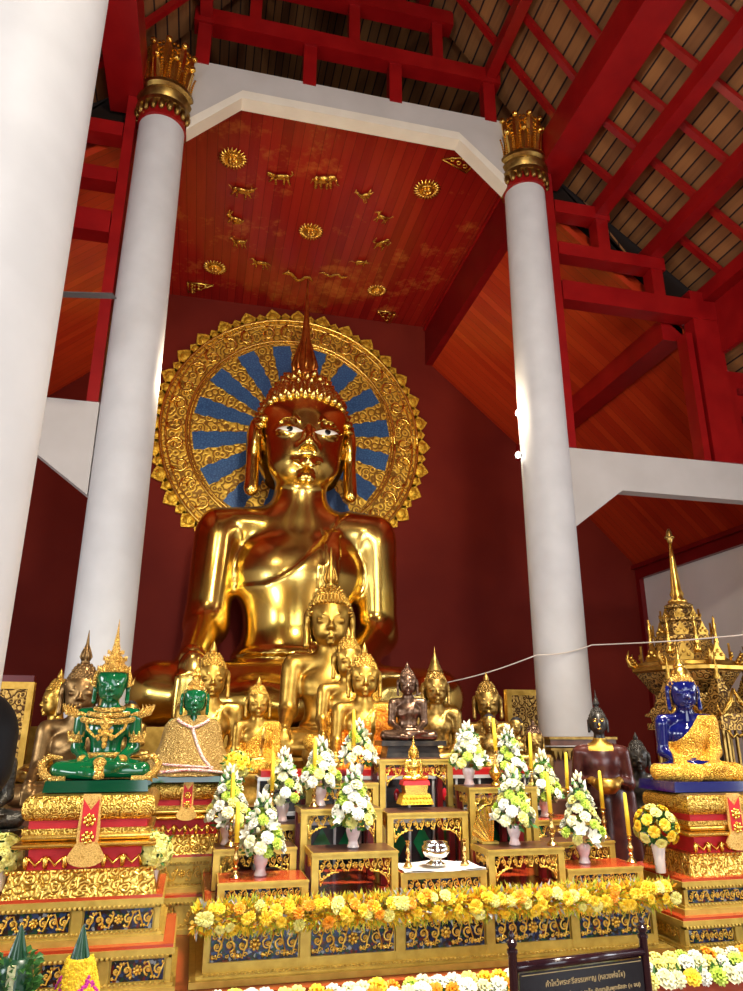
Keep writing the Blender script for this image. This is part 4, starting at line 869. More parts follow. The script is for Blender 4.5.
def carved_tier(label, x0, x1, y0, y1, z0, z1, n, topm=None, cat='pedestal', name='pedestal_tier', parent=None, frm=None, side=1, lip=.03, ms=None, rb=.05, rt=.055):
    w_ = x1-x0; d = y1-y0; h = z1-z0; cx, cy = (x0+x1)/2, (y0+y1)/2; fm = frm or gold_frame
    if parent: t = bpy.data.objects.new(name, None); COL.objects.link(t); t.parent = parent; t.location = (cx, cy, z0)
    else: t = thing(name, label, cat, (cx, cy, z0))
    mb = MB(); mb.box(-w_/2+.02, w_/2-.02, -d/2+.02, d/2-.02, .0, h-.012)
    for z_, e, hh in ((0, lip, .028), (.028, lip*.5, .014), (h-.05, .0, .016), (h-.034, .012, .026)): mb.box(-w_/2-e, w_/2+e, -d/2-e, d/2+e, z_, z_+hh)
    st = w_/n
    for i in range(n+1):
        x = -w_/2+st*i; mb.box(max(-w_/2, x-.024), min(w_/2, x+.024), -d/2, -d/2+.03, .03, h-.04)
    if rb > .06: mb.box(-w_/2+.001, w_/2-.001, -d/2+.002, -d/2+.03, .04, rb); mb.box(-w_/2+.001, w_/2-.001, -d/2+.002, -d/2+.03, h-rt, h-.05)
    for s in (-1, 1): mb.box(*sorted((s*(w_/2+.001), s*(w_/2-.021))), -d/2+.031, -d/2+.05, .031, h-.041); mb.box(*sorted((s*w_/2, s*(w_/2-.03))), d/2-.05, d/2, .03, h-.04)
    for i in range(int(w_/.022)): mb.ball((-w_/2+.011+i*.022, -d/2-.012, h-.040), .0085, 5, 4); mb.ball((-w_/2+.011+i*.022, -d/2-lip*.6, .046), .0075, 5, 4)
    if parent: o = build('frame', mb, fm, parent, 'auto'); o.location = t.location; bpy.data.objects.remove(t); t = parent; L0 = Vector((cx, cy, z0))
    else: build('frame', mb, fm, t, 'auto'); L0 = Vector((0, 0, 0))
    ph = h-rb-rt-.01
    for i in range(n):
        x = -w_/2+st*(i+.5); pw = st-.065
        mb = MB(); mb.box(x-pw/2, x+pw/2, -d/2+.012, -d/2+.022, rb, h-rt); p = build('panel', mb, ms or mosaic, t, loc=tuple(L0)); 
        mb = MB(); 
        for q in (-1, 1): mb.box(x-pw/2-.004, x+pw/2+.004, -d/2-.002, -d/2+.012, *sorted(((rb if q < 0 else h-rt), (rb if q < 0 else h-rt)+q*-.008)))
        obj('openwork', scroll(pw, ph), p, (x, -d/2+.008, h-rt-.003), m=gold_apron)
    if side:
        for s in (-1, 1): obj('side_openwork', scroll(d-.12, ph), t, tuple(L0+Vector((s*(w_/2-.016), 0, h-.058))), (0, 0, PI/2), m=gold_apron)
    if topm:
        mb = MB(); mb.box(-w_/2-.004, w_/2+.004, -d/2-.004, d/2+.004, h-.008, h+.006); build('top_board', mb, topm, t, loc=tuple(L0))
    return t
# main altar platform
carved_tier('long gilt altar platform with coloured panels under the garland', .12, 2.56, 4.0, 4.915, .452, .772, 5, table_red, 'altar', 'altar_platform', lip=.06, rb=.085, rt=.105)
TB = [('front row, far left, low with a red top', .17, .625, 4.05, .27, .87, True),
      ('front row, second from the left, tall open arch', .64, 1.10, 4.05, .27, .99, False),
      ('front row centre, low, covered with white cloth and a silver bowl', 1.115, 1.595, 4.05, .27, .88, True),
      ('front row, second from the right, tall open arch', 1.61, 2.06, 4.05, .27, .975, False),
      ('front row, far right, low with a red top beside the yellow roses', 2.075, 2.54, 4.05, .27, .865, True),
      ('second row, far left, behind the low left table', .15, .60, 4.35, .24, .98, False),
      ('second row, left of the tiny Buddha, holding a flower cone', .62, 1.09, 4.35, .26, 1.17, False),
      ('second row centre, carrying the tiny gold Buddha', 1.12, 1.61, 4.35, .28, 1.14, False),
      ('second row, right of the tiny Buddha, tall and open', 1.625, 2.06, 4.35, .26, 1.27, False),
      ('second row, far right, behind the low right table', 2.12, 2.56, 4.36, .22, .955, False),
      ('rear row, far left, between the flower cones', .19, .66, 4.65, .24, 1.06, False),
      ('rear row, left of the tallest, under the topmost left flowers', .69, 1.14, 4.65, .25, 1.285, False),
      ('rear row centre, the tallest, below the dark bronze Buddha', 1.15, 1.63, 4.65, .25, 1.42, False),
      ('rear row, far right, with a red top', 2.10, 2.56, 4.62, .26, 1.05, False),
      ('rear row, right of the tallest, behind the flower cones', 1.66, 2.07, 4.65, .25, 1.18, False)]
for nm, x0, x1, yf, dp, zt, low in TB: altar_table('gilt altar table, '+nm, x0, x1, yf, dp, zt, low=low, topm=dark_wood if zt > .9 and 'red' not in nm else None)
# mosaic pedestal behind the tables
t = thing('mosaic_pedestal', 'coloured glass mosaic pedestal seen through the altar table arches', 'pedestal', (1.42, 5.10, .452))
mb = MB(); mb.box(-.98, 1.0, -.10, .10, 0, .85); build('core', mb, mat('mosaic_black', (.02, .02, .022), 0, .2), t)
mb = MB()
for z in (.0, .30, .56, .62, .83): mb.box(-1.0, 1.02, -.125, .11, z, z+.022)
for k in range(13): mb.box(-1.0+k*.168, -.985+k*.168, -.118, -.10, 0, .85)
build('silver_border', mb, mat('silver_paint', (.5, .5, .5), .5, .4), t)
mb = MB()
for k in range(12):
    x = -.908+k*.168
    mb.prism([(x-.06, .44), (x, .54), (x+.06, .44), (x, .34)], -.108, -.10, 'Y')
build('green_lozenges', mb, mat('green_mosaic', (.01, .14, .05), .1, .1), t)
mb = MB()
for k in range(12):
    x = -.908+k*.168; mb = MB(); mb.ball((x, -.104, .73), (.02, .008, .04), 8, 5); build('red_drop', mb, mat('red_mosaic', (.45, .01, .02), .1, .1), t)
mb = MB(); mb.box(-.98, 1.0, -.122, .10, .852, .89); build('red_cap', mb, lac_red, t)
# white cloth, silver bowl
mb = MB()
def cf(u, v):
    x = 1.13+.46*u; y = 4.035+.27*v; z = .885+.006*math.sin(u*9+v*3)+.004*math.sin(v*14)
    return (x, y, z)
mb.grid(cf, 24, 12); mb.grid(lambda u, v: (cf(u, v)[0], cf(u, v)[1], .882), 24, 12); tag(build('table_cloth', mb, white_cloth, None, True), 'crumpled white cloth on the low centre altar table', 'cloth')
p = at(436, 868, Y=4.16); BX = p.x
mb = MB(); mb.lathe([(.045, 0), (.055, .006), (.03, .02), (.03, .032), (.06, .045), (.078, .07), (.076, .095), (.062, .108), (.068, .116), (.060, .114), (.055, .10), (.02, .05)], (0, 0, 0), 32)
tag(build('silver_bowl', mb, silver, None, True, loc=(BX, 4.16, .893)), 'round silver bowl on a foot on the white cloth', 'bowl')
def stand_mb(h, k=1):
    s = h; return MB().lathe([(.030*k, 0), (.031*k, .006), (.022*k, .016), (.012*k, .028), (.010*k, s*.25), (.016*k, s*.32), (.009*k, s*.38), (.014*k, s*.48), (.017*k, s*.55), (.010*k, s*.66), (.008*k, s*.8), (.015*k, s*.88), (.009*k, s*.93), (.019*k, s*.99), (.016*k, s)], (0, 0, 0), 14)
for px, lab in ((408, 'left of the silver bowl'), (465, 'right of the silver bowl')):
    p = at(px, 866, Y=4.13); tag(build('candle_stick', stand_mb(.13, .8), brass, None, 'auto', loc=(p.x, 4.13, .893)), 'small empty brass candlestick on the white cloth, '+lab, 'candlestick', 'small brass candlesticks')
# candles: px, top y, bottom y of the wax, table front-ish Y, table top z, where
CN = [(233, 772, 817, 4.42, .98, 'second row far left, behind the nearest left candle'), (238, 801, 842, 4.14, .87, 'on the low front table at far left'),
      (273, 752, 790, 4.70, 1.06, 'between the two left rear flower cones'), (315, 738, 770, 4.44, 1.17, 'in front of the flower cone left of centre'),
      (354, 709, 745, 4.73, 1.285, 'in front of the topmost left flower cone'), (495, 718, 750, 4.45, 1.27, 'right of the upper flower cone by the tall gold Buddha'),
      (530, 732, 768, 4.76, 1.18, 'between the two upper right flower cones'), (549, 772, 812, 4.12, .975, 'on the front table right of centre, at its right end'),
      (566, 752, 788, 4.70, 1.05, 'rear row far right, above the red table top'), (601, 770, 808, 4.44, .955, 'second row far right, before the standing statue'),
      (627, 792, 835, 4.14, .865, 'farthest right, beside the yellow roses')]
for px, yt, yb, Y, zt, lab in CN:
    b = at(px, yb, Y=Y); tp = at(px, yt, Y=Y); h = b.z-zt-.002; X = at(px, (yb+yt)/2, Y=Y).x
    tag(build('candlestick', stand_mb(h), brass, None, 'auto', loc=(X, Y, zt+.001)), 'turned brass candlestick, '+lab, 'candlestick', 'turned brass candlesticks')
    t = thing('candle', 'yellow wax candle, '+lab, 'candle', (X, Y, zt+.001+h), 0, 'yellow candles')
    H = tp.z-b.z; mb = MB(); mb.lathe([(.0125, 0), (.0125, H*.5), (.0095, H*.97), (.003, H)], (0, 0, 0), 10); build('wax', mb, candle_m, t, True, rot=(R(random.uniform(-1.5, 1.5)), R(random.uniform(-2, 2)), 0))
# --- flowers
def petal(mb, L_, W_, tilt, a, cup=.35, c=(0, 0, 0), rot0=None):
    M = Matrix.Translation(c) @ Matrix.Rotation(a, 4, 'Z') @ Matrix.Rotation(tilt, 4, 'Y'); o = MB()
    def fn(u, v):
        s = (u-.5)*2; wd = W_*math.sin(PI*(.12+.80*v))**.8; return (-cup*L_*(1-s*s)*.5*(1-v*.2)+cup*L_*.5*v*v, s*wd, v*L_)
    o.grid(fn, 3, 4); mb.merge(o, M)
def flower_mesh(kind):
    k = ('fl', kind)
    if k in CACHE: return CACHE[k]
    mb = MB()
    if kind == 'rose':
        for n, tl, ll in ((6, .95, 1.0), (6, .6, .95), (5, .3, .85), (3, .12, .75)):
            for i in range(n): petal(mb, ll, .62, tl, 2*PI*(i+.37*n)/n, .5)
    elif kind == 'lily':
        for i in range(6): petal(mb, 1.5, .42, 1.0, 2*PI*i/6, -.3)
        for i in range(4): mb.tube([(0, 0, 0), (.12*math.cos(i*1.6), .12*math.sin(i*1.6), .7)], .04, 4)
    elif kind == 'spire_flame':
        mb.lathe([(.10, -.02), (.11, .02), (.07, .06), (.085, .10), (.065, .16), (.05, .24), (.032, .36), (.02, .5), (.010, .68), (.003, .84)], (0, .03, 2.37), 14)
        for j in range(8):
            a = 2*PI*j/8; mb.tube([(.07*math.cos(a), .03+.07*math.sin(a), 2.40), (.085*math.cos(a), .03+.085*math.sin(a), 2.48), (.06*math.cos(a), .03+.06*math.sin(a), 2.58), (.02*math.cos(a), .03+.02*math.sin(a), 2.74)], [.014, .016, .010, .003], 5)
    elif kind == 'bud': mb.lathe([(.08, 0), (.38, .25), (.45, .6), (.33, 1.1), (.12, 1.5), (.01, 1.7)], (0, 0, 0), 8)
    elif kind == 'pom':
        for n, tl, ll in ((10, 1.35, .9), (9, .95, .95), (8, .6, .95), (5, .25, .9)):
            for i in range(n): petal(mb, ll, .30, tl, 2*PI*(i+.37*n)/n, .4)
    elif kind == 'leaf':
        petal(mb, 2.2, .45, .9, 0, -.2); petal(mb, 1.8, .40, 1.1, 2.2, -.2)
    CACHE[k] = mb.mesh(kind, None, True); return CACHE[k]
def bloom(kind, m, parent, loc, nrm, r, nm='blossom'):
    q = Vector(nrm).normalized().to_track_quat('Z', 'Y').to_euler(); o = obj(nm, flower_mesh(kind), parent, loc, q, r, m=m); return o
def foliage(n, fn, ln, wd, m_, seedp=0):
    mb = MB(); vs = []; fs = []
    for i in range(n):
        p, d = fn(); d = Vector(d).normalized(); s = d.cross(Vector((random.random()-.5, random.random()-.5, random.random()-.5))).normalized()*wd*random.uniform(.6, 1.2); l = d*ln*random.uniform(.6, 1.3); p = Vector(p)
        b = len(vs); vs += [tuple(p), tuple(p+l*.5+s), tuple(p+l), tuple(p+l*.5-s)]; fs.append((b, b+1, b+2, b+3))
    mb.add(vs, fs); return mb
def cone_flowers(px, pyb, Y, zt, H, rad, lab, vm=None):
    X = at(px, pyb, Y=Y).x; t = thing('flower_arrangement', lab, 'flowers', (X, Y, zt+.001), random.uniform(0, 6), 'white and green flower cones in vases')
    vh = .105; mb = MB(); mb.lathe([(.030, 0), (.034, .005), (.028, .02), (.024, .035), (.034, .06), (.040, .085), (.036, vh), (.030, vh)], (0, 0, 0), 20); build('vase', mb, vm or vase_pink, t, 'auto')
    fh = H-vh
    def prof(v): return rad*(.62 if v < .05 else 1)*(1-v)**.75*(1+.15*math.sin(v*9))
    def fn():
        v = random.random()**1.3; a = random.uniform(0, 2*PI); r = prof(v)*random.uniform(.3, .95); return (r*math.cos(a), r*math.sin(a), vh-.01+v*fh*.88), (math.cos(a), math.sin(a), random.uniform(-.6, .9))
    build('foliage', foliage(150, fn, .04, .012, leaf_m), leaf_m, t)['kind'] = 'stuff'
    n = 44
    for i in range(n):
        v = (i+.5)/n; v = v**1.15; a = i*2.399; r = prof(v)*.84; nr = (math.cos(a), math.sin(a), .25+v*1.3); loc = (r*math.cos(a), r*math.sin(a), vh+.012+v*fh*.90)
        c = random.random()
        if v > .72: bloom('bud', pet_white if c < .6 else pet_cream, t, loc, (nr[0]*.35, nr[1]*.35, 1), .024, 'bud')
        elif c < .26: bloom('rose', pet_white, t, loc, nr, .038)
        elif c < .40: bloom('lily', pet_white, t, loc, nr, .036)
        elif c < .62: bloom('rose', pet_cream, t, loc, nr, .037)
        elif c < .80: bloom('pom', pet_lime, t, loc, nr, .036)
        elif c < .92: bloom('rose', pet_pale, t, loc, nr, .036)
        else: bloom('bud', pet_cream, t, loc, nr, .026, 'bud')
    return t
FL = [(260, 878, 4.19, .87, .405, .115, 'low front table at far left'), (226, 850, 4.49, .98, .42, .12, 'second row, far left'), (282, 825, 4.78, 1.06, .43, .12, 'rear row left, third from the left'),
      (320, 802, 4.50, 1.17, .38, .115, 'second row left, fourth from the left'), (358, 780, 4.80, 1.285, .37, .115, 'topmost left, before the orange robed Buddha'), (353, 851, 4.18, .99, .42, .115, 'front row, left of the silver bowl'),
      (469, 778, 4.50, 1.27, .37, .11, 'topmost right, beside the little gold Buddha'), (512, 812, 4.79, 1.18, .45, .11, 'rear row right, behind a lower cone'), (515, 848, 4.18, .975, .43, .115, 'front row, right of the silver bowl'),
      (546, 824, 4.76, 1.05, .42, .11, 'rear row right, between two tall candles'), (585, 866, 4.19, .865, .50, .12, 'low front table at far right')]
for px, pyb, Y, zt, H, rad, lab in FL: cone_flowers(px, pyb, Y, zt, H, rad, 'white and green flower cone in a pink vase, '+lab)
def rose_ball(X, Y, Z, lab, vm, vh=.13, R_=.10, m1=None):
    t = thing('rose_bouquet', lab, 'flowers', (X, Y, Z), random.uniform(0, 6), 'bouquets of yellow roses'); m1 = m1 or pet_yel
    mb = MB(); mb.lathe([(.026, 0), (.028, .004), (.031, vh*.5), (.040, vh), (.034, vh)], (0, 0, 0), 20); build('vase', mb, vm, t, 'auto')
    c = vh+R_*.75
    def fn():
        d = Vector((random.gauss(0, 1), random.gauss(0, 1), random.gauss(0, 1)+.2)).normalized(); return tuple(d*R_*.4+Vector((0, 0, c))), tuple(d)
    build('foliage', foliage(110, fn, .07, .014, leaf_m), leaf_m, t)['kind'] = 'stuff'
    for i in range(26):
        z = 1-2*(i+.5)/30; a = i*2.399; r = math.sqrt(1-z*z); d = Vector((r*math.cos(a), r*math.sin(a), z)); bloom('rose', m1 if i % 3 else pet_pale, t, tuple(d*R_*.85+Vector((0, 0, c))), tuple(d), .037)
# gold fan and gold offering vessel
t = thing('offering_fan', 'ribbed gold fan leaning in the arch right of the centre tables', 'ornament', (at(490, 846, Y=4.25).x, 4.25, .976))
mb = MB(); v = []; f = []; n = 14
for k in range(n+1):
    a = PI*.04+(PI*.52)*k/n; r = .20; yy = .006*(k % 2); v += [(.08-.02*math.cos(a)-.06, yy, .01*math.sin(a)), (.075-r*.62*math.cos(a)-.06, yy, r*math.sin(a))]
for k in range(n): f.append((2*k, 2*k+1, 2*k+3, 2*k+2))
mb.add(v, f)
mb2 = MB(); mb2.merge(mb); mb2.merge(mb, Matrix.Translation((0, .004, 0))); build('fan_leaf', mb2, gold_bright, t)
mb = MB(); mb.box(-.05, .05, -.015, .03, 0, .012); build('foot', mb, gold_frame, t)
t = thing('offering_vessel', 'small gold footed vessel beside the topmost right flower cone', 'vessel', (at(489, 778, Y=4.44).x+.03, 4.41, 1.271))
mb = MB(); mb.lathe([(.03, 0), (.032, .008), (.012, .03), (.035, .06), (.04, .08), (.025, .10), (.01, .125), (.002, .15)], (0, 0, 0), 16); build('body', mb, gold_bright, t, 'auto')

# ================================================================== PEDESTALS
def hanging(name, label, X, Y, z0, z1, wd, sc_=1, rz=0):
    """embroidered red and gold cloth tongue with a rounded fringed end"""
    t = thing(name, label, 'cloth', (X, Y, z1), rz, 'embroidered tongue cloths on the pedestals'); H = z1-z0
    def outline(w, h0, h1):
        p = [(-w*.8, h0), (-w, -H*.55*h1), (-w*.98, -H*.72*h1)]
        for k in range(9): a = PI+PI*k/8; p.append((w*.98*math.cos(a), -H*.74*h1+w*.9*math.sin(a)))
        return p+[(w*.98, -H*.72*h1), (w, -H*.55*h1), (w*.8, h0)]
    def at_(poly, y0, y1, m, nm): mb = MB(); mb.prism(poly, y0, y1, 'Y'); return build(nm, mb, m, t)
    tong = outline(wd*.62, 0, .86); at_(tong, -.006, .004, robe_fine, 'border')
    fl = [(-wd*.55, -H*.66), (-wd*.9, -H*.80), (-wd*1.05, -H*.86)]+[(wd*1.0*math.cos(PI+PI*k/10), -H*.88+H*.12*math.sin(PI+PI*k/10)*1.0) for k in range(1, 10)]+[(wd*1.05, -H*.86), (wd*.9, -H*.80), (wd*.55, -H*.66)]
    at_(fl, -.012, -.002, robe_fine, 'flare')
    inner = [(-wd*.44, -H*.07), (0, -H*.22), (wd*.44, -H*.07), (wd*.44, -H*.62)]+[(wd*.44*math.cos(-PI*k/8), -H*.62+wd*.40*math.sin(-PI*k/8)) for k in range(1, 8)]+[(-wd*.44, -H*.62)]
    at_(inner, -.010, -.005, red_cloth, 'red_field')
    for q, zz in enumerate((-.36, -.60)):
        mb = MB(); rosette(mb, 0, zz*H, wd*.40, -.012); build('rosette', mb, gold_bright, t, True)
robe_fine = carved('embroidery', (.85, .55, .16), (.48, .24, .04), 150, .7, .45, .002, .6)
gold_slab = carved('carved_slab', (.84, .56, .12), (.36, .18, .02), 70, .95, .3, .004, .9)
gold_slab2 = carved('carved_slab_coarse', (.84, .56, .12), (.38, .18, .02), 44, .95, .3, .007, .9)
def pedestal(label, cx, yf, z0, zt, hw, dp, n=3, tiers=2, tierh=.19, k=1.0, dk=1.0, ms=None):
    """stack: latticed tiers, sloped carved block, red waist with gold arcs, mouldings, carved cushion band"""
    t = thing('statue_pedestal', label, 'pedestal', (cx, yf+dp/2, z0)); hd = dp/2; z = 0
    for i in range(tiers):
        e = .07*(tiers-1-i)
        carved_tier(None, -hw-e, hw+e, -hd-e, hd, z, z+tierh, n+(1 if tiers-1-i else 0), table_red, parent=t, lip=.025, ms=ms); z += tierh
        z += .006
    H = zt-z0-z; u = lambda a: z+H*a
    def slab(nm, a, b, ins, m, tx=0, rnd=0):
        mb = MB(); w_, d_ = hw*k-ins, hd*dk-ins*.6
        if rnd: 
            pr = [(.022*math.sin(PI*q/8)**.7-.004*0, (1-math.cos(PI*q/8))/2) for q in range(9)]
            for (e0, a0), (e1, a1) in zip(pr, pr[1:]): mb.add(*box2(w_+e0*rnd, d_+e0*rnd, u(a)+(u(b)-u(a))*a0, w_+e1*rnd, d_+e1*rnd, u(a)+(u(b)-u(a))*a1))
        else: mb.box(-w_, w_, -d_, d_, u(a), u(b), tx, tx)
        return build(nm, mb, m, t, 'auto' if rnd else False)
    slab('carved_block', .0, .255, -.0, gold_slab2, .028)
    slab('red_waist', .255, .50, .09, red_cloth); 
    mb = MB(); w_, d_ = hw*k-.085, hd*dk-.055
    for j in range(6):
        x = -w_+w_*2*(j+.5)/6; mb.tube([(x-w_/6, -d_-.004, u(.27)), (x-w_/9, -d_-.012, u(.37)), (x, -d_-.018, u(.30)), (x+w_/9, -d_-.012, u(.37)), (x+w_/6, -d_-.004, u(.27))], .009, 6); mb.ball((x-w_/6, -d_-.015, u(.33)), (.014, .010, .03), 7, 5)
    build('gold_arcs', mb, gold_bright, t, True)
    slab('moulding', .46, .53, .055, gold_bright, 0, 1.6); slab('moulding', .53, .61, .075, gold_bright, 0, 1); slab('moulding', .60, .655, .05, gold_slab)
    slab('red_band', .655, .735, .075, red_cloth)
    slab('cushion_band', .73, .99, .085, gold_slab, 0, 2.0)
    mb = MB()
    for j in range(int(hw*k*2/.03)): mb.ball((-hw*k+.02+j*.03, -hd*dk-.002, u(.25)), .010, 5, 4)
    build('beading', mb, gold_bright, t)
    return t
def box2(w0, d0, z0, w1, d1, z1):
    return [(-w0, -d0, z0), (w0, -d0, z0), (w0, d0, z0), (-w0, d0, z0), (-w1, -d1, z1), (w1, -d1, z1), (w1, d1, z1), (-w1, d1, z1)], [(0, 3, 2, 1), (4, 5, 6, 7), (0, 1, 5, 4), (1, 2, 6, 5), (2, 3, 7, 6), (3, 0, 4, 7)]
pedestal('tall gold carved pedestal carrying the green crowned Buddha, left of the altar', -.47, 4.0, .452, 1.294, .375, .52, 2, k=.93)
pedestal('gold carved pedestal carrying the shawl-wrapped Buddha', -.01, 5.0, .452, 1.285, .30, .27, 1, k=.96, ms=gold_frame, tierh=.20)
pedestal('gold carved pedestal with a blue glass slab on top, right of the altar', 3.17, 3.97, .452, 1.238, .44, .56, 2, k=.80, dk=.84, tierh=.17)
hanging('tongue_cloth', 'red and gold tongue cloth below the green crowned Buddha', -.46, 3.985, .975, 1.296, .082)
hanging('tongue_cloth', 'red and gold tongue cloth below the shawl-wrapped Buddha', -.01, 4.965, 1.06, 1.287, .060)
hanging('tongue_cloth', 'red and gold tongue cloth below the blue Buddha', 3.17, 4.02, .93, 1.240, .085)
rose_ball(at(157, 862, Y=4.15).x-.02, 4.13, .862, 'yellow rose bouquet at the right end of the green Buddha pedestal', vase_white, .09, .078, pet_pale)
rose_ball(-.86, 4.13, .862, 'yellow rose bouquet at the left edge of the photo', vase_white, .09, .085, pet_pale)
rose_ball(.27, 4.78, 1.061, 'small yellow bouquet right of the shawl-wrapped Buddha', vase_pink, .27, .07, pet_yel)
rose_ball(2.70, 4.12, .812, 'large yellow rose bouquet in a white vase before the standing statue', vase_white, .15, .12, pet_yel)
# ================================================================== GARLANDS
t = thing('flower_garland', 'long garland of yellow and orange flowers along the front of the altar platform', 'garland', (1.34, 3.925, .745))
def gfn(): u = random.uniform(-1.28, 1.28); a = random.uniform(0, 2*PI); return (u, .045*math.cos(a), .045*math.sin(a)), (random.gauss(0, .7), math.cos(a), math.sin(a)+.1)
build('fern_foliage', foliage(2600, gfn, .050, .005, leaf_y), leaf_y, t)['kind'] = 'stuff'
build('orange_sprigs', foliage(1100, gfn, .036, .009, pet_org), pet_org, t)['kind'] = 'stuff'
build('yellow_sprigs', foliage(2600, gfn, .038, .011, pet_yel), pet_yel, t)['kind'] = 'stuff'
build('grey_sprigs', foliage(500, gfn, .05, .007, pet_gry), pet_gry, t)['kind'] = 'stuff'
for i in range(96):
    u = -1.26+2.52*(i+random.random())/96; a = random.uniform(PI*.95, PI*1.75)+0; a = random.choice([a, PI*1.5+random.uniform(-.9, .6)])
    d = Vector((random.gauss(0, .25), math.cos(a-PI*.25) if 0 else -abs(math.cos(random.uniform(-1.2, 1.2))), random.uniform(-.5, .9))).normalized()
    bloom(random.choice(['rose', 'rose', 'pom']), random.choice([pet_yel, pet_yel, pet_yel, pet_pale, pet_org]), t, (u, d.y*.065, d.z*.065), tuple(d), random.uniform(.026, .038))
def front_row(label, x0, x1, y, z, n, seed):
    random.seed(seed); t = thing('flower_border', label, 'flowers', ((x0+x1)/2, y, .281)); w_ = (x1-x0)/2
    mb = MB(); mb.box(-w_, w_, -.07, .07, 0, z-.281-.05); build('trough', mb, dais_m, t)
    def fn(): return (random.uniform(-w_, w_), random.uniform(-.07, .07), z-.281-.04), (random.gauss(0, .5), random.gauss(0, .5), 1)
    build('foliage', foliage(500, fn, .07, .014, leaf_m), leaf_m, t)['kind'] = 'stuff'
    for i in range(n):
        u = -w_+2*w_*(i+.5)/n; j = i % 3; k = random.choice(['pom', 'rose', 'pom']); m_ = random.choice([pet_yel, pet_org, pet_white, pet_white, pet_cream, pet_pale, pet_lime])
        bloom(k, m_, t, (u+random.uniform(-.01, .01), (-.075, 0, .05)[j], z-.281+(-.03, .005, .02)[j]), (random.gauss(0, .2), -.9+.3*j, .8), random.uniform(.042, .055))
front_row('row of yellow, orange and white blooms on the step before the altar', .12, 2.0, 3.72, .425, 76, 3)
front_row('row of white and orange blooms in front of the right pedestal', 2.1, 3.6, 3.72, .455, 60, 4)
random.seed(21)
# ================================================================== SIGN
A = at(512, 948, Y=2.9); B = at(643, 940, Y=2.98)
sw = (Vector((B.x, B.y, 0))-Vector((A.x, A.y, 0))).length; st_ = A.z
t = thing('prayer_sign', 'black prayer sign with gold Thai writing in a dark turned-post frame', 'sign', (A.x, A.y, 0), math.atan2(B.y-A.y, B.x-A.x))
for x in (0, sw):
    mb = MB(); mb.lathe([(.05, 0), (.045, .02), (.02, .05), (.017, .1), (.017, st_-.02), (.021, st_-.015), (.021, st_-.005), (.012, st_), (.020, st_+.012), (.020, st_+.022), (.010, st_+.030), (.012, st_+.045), (.002, st_+.06)], (x, 0, 0), 16); build('post', mb, sign_fr, t, 'auto')
mb = MB(); mb.tube([(.01, 0, st_-.065), (sw-.01, 0, st_-.065)], .017, 12); build('top_rail', mb, sign_fr, t, True)
mb = MB(); mb.box(.02, sw-.02, -.012, .012, st_-.42, st_-.40); build('bottom_rail', mb, sign_fr, t)
mb = MB(); mb.box(.022, sw-.022, -.008, .008, st_-.40, st_-.085); build('board', mb, sign_m, t)
mb = MB()
for z_ in (st_-.093, st_-.39): mb.box(.030, sw-.030, -.010, -.008, z_-.0012, z_+.0012)
build('gold_line', mb, sign_gold, t)
def text(body, x, z, size, par):
    c = bpy.data.curves.new('lettering', 'FONT'); c.body = body; c.size = size; c.align_x = 'CENTER'; c.extrude = .0006; c.offset = .0006
    o = bpy.data.objects.new('lettering', c); COL.objects.link(o); bpy.context.view_layer.update()
    me = bpy.data.meshes.new_from_object(o.evaluated_get(bpy.context.evaluated_depsgraph_get())); bpy.data.objects.remove(o)
    me.materials.clear(); me.materials.append(sign_gold); w_ = max(v.co.x for v in me.vertices)-min(v.co.x for v in me.vertices)
    return obj('lettering', me, par, (x, -.0095, z), (PI/2, 0, 0)), w_
o, w_ = text('คำไหว้พระศรีสรรเพชญ (หลวงพ่อโต)', sw/2+.01, st_-.138, .034, t); o.scale = (sw*.60/w_,)*3
o, w_ = text('ตั้งนะโม ตัสสะ ภะคะวะโต อะระหะโต สัมมาสัมพุทธัสสะ (๓ จบ)', sw/2, st_-.178, .03, t); o.scale = (sw*.86/w_, sw*.72/w_, 1)
o, w_ = text('วันทามิ พุทธะปะฏิมัง อะหัง วันทามิ สัพพะทา', sw/2, st_-.225, .03, t); o.scale = (sw*.75/w_,)*3
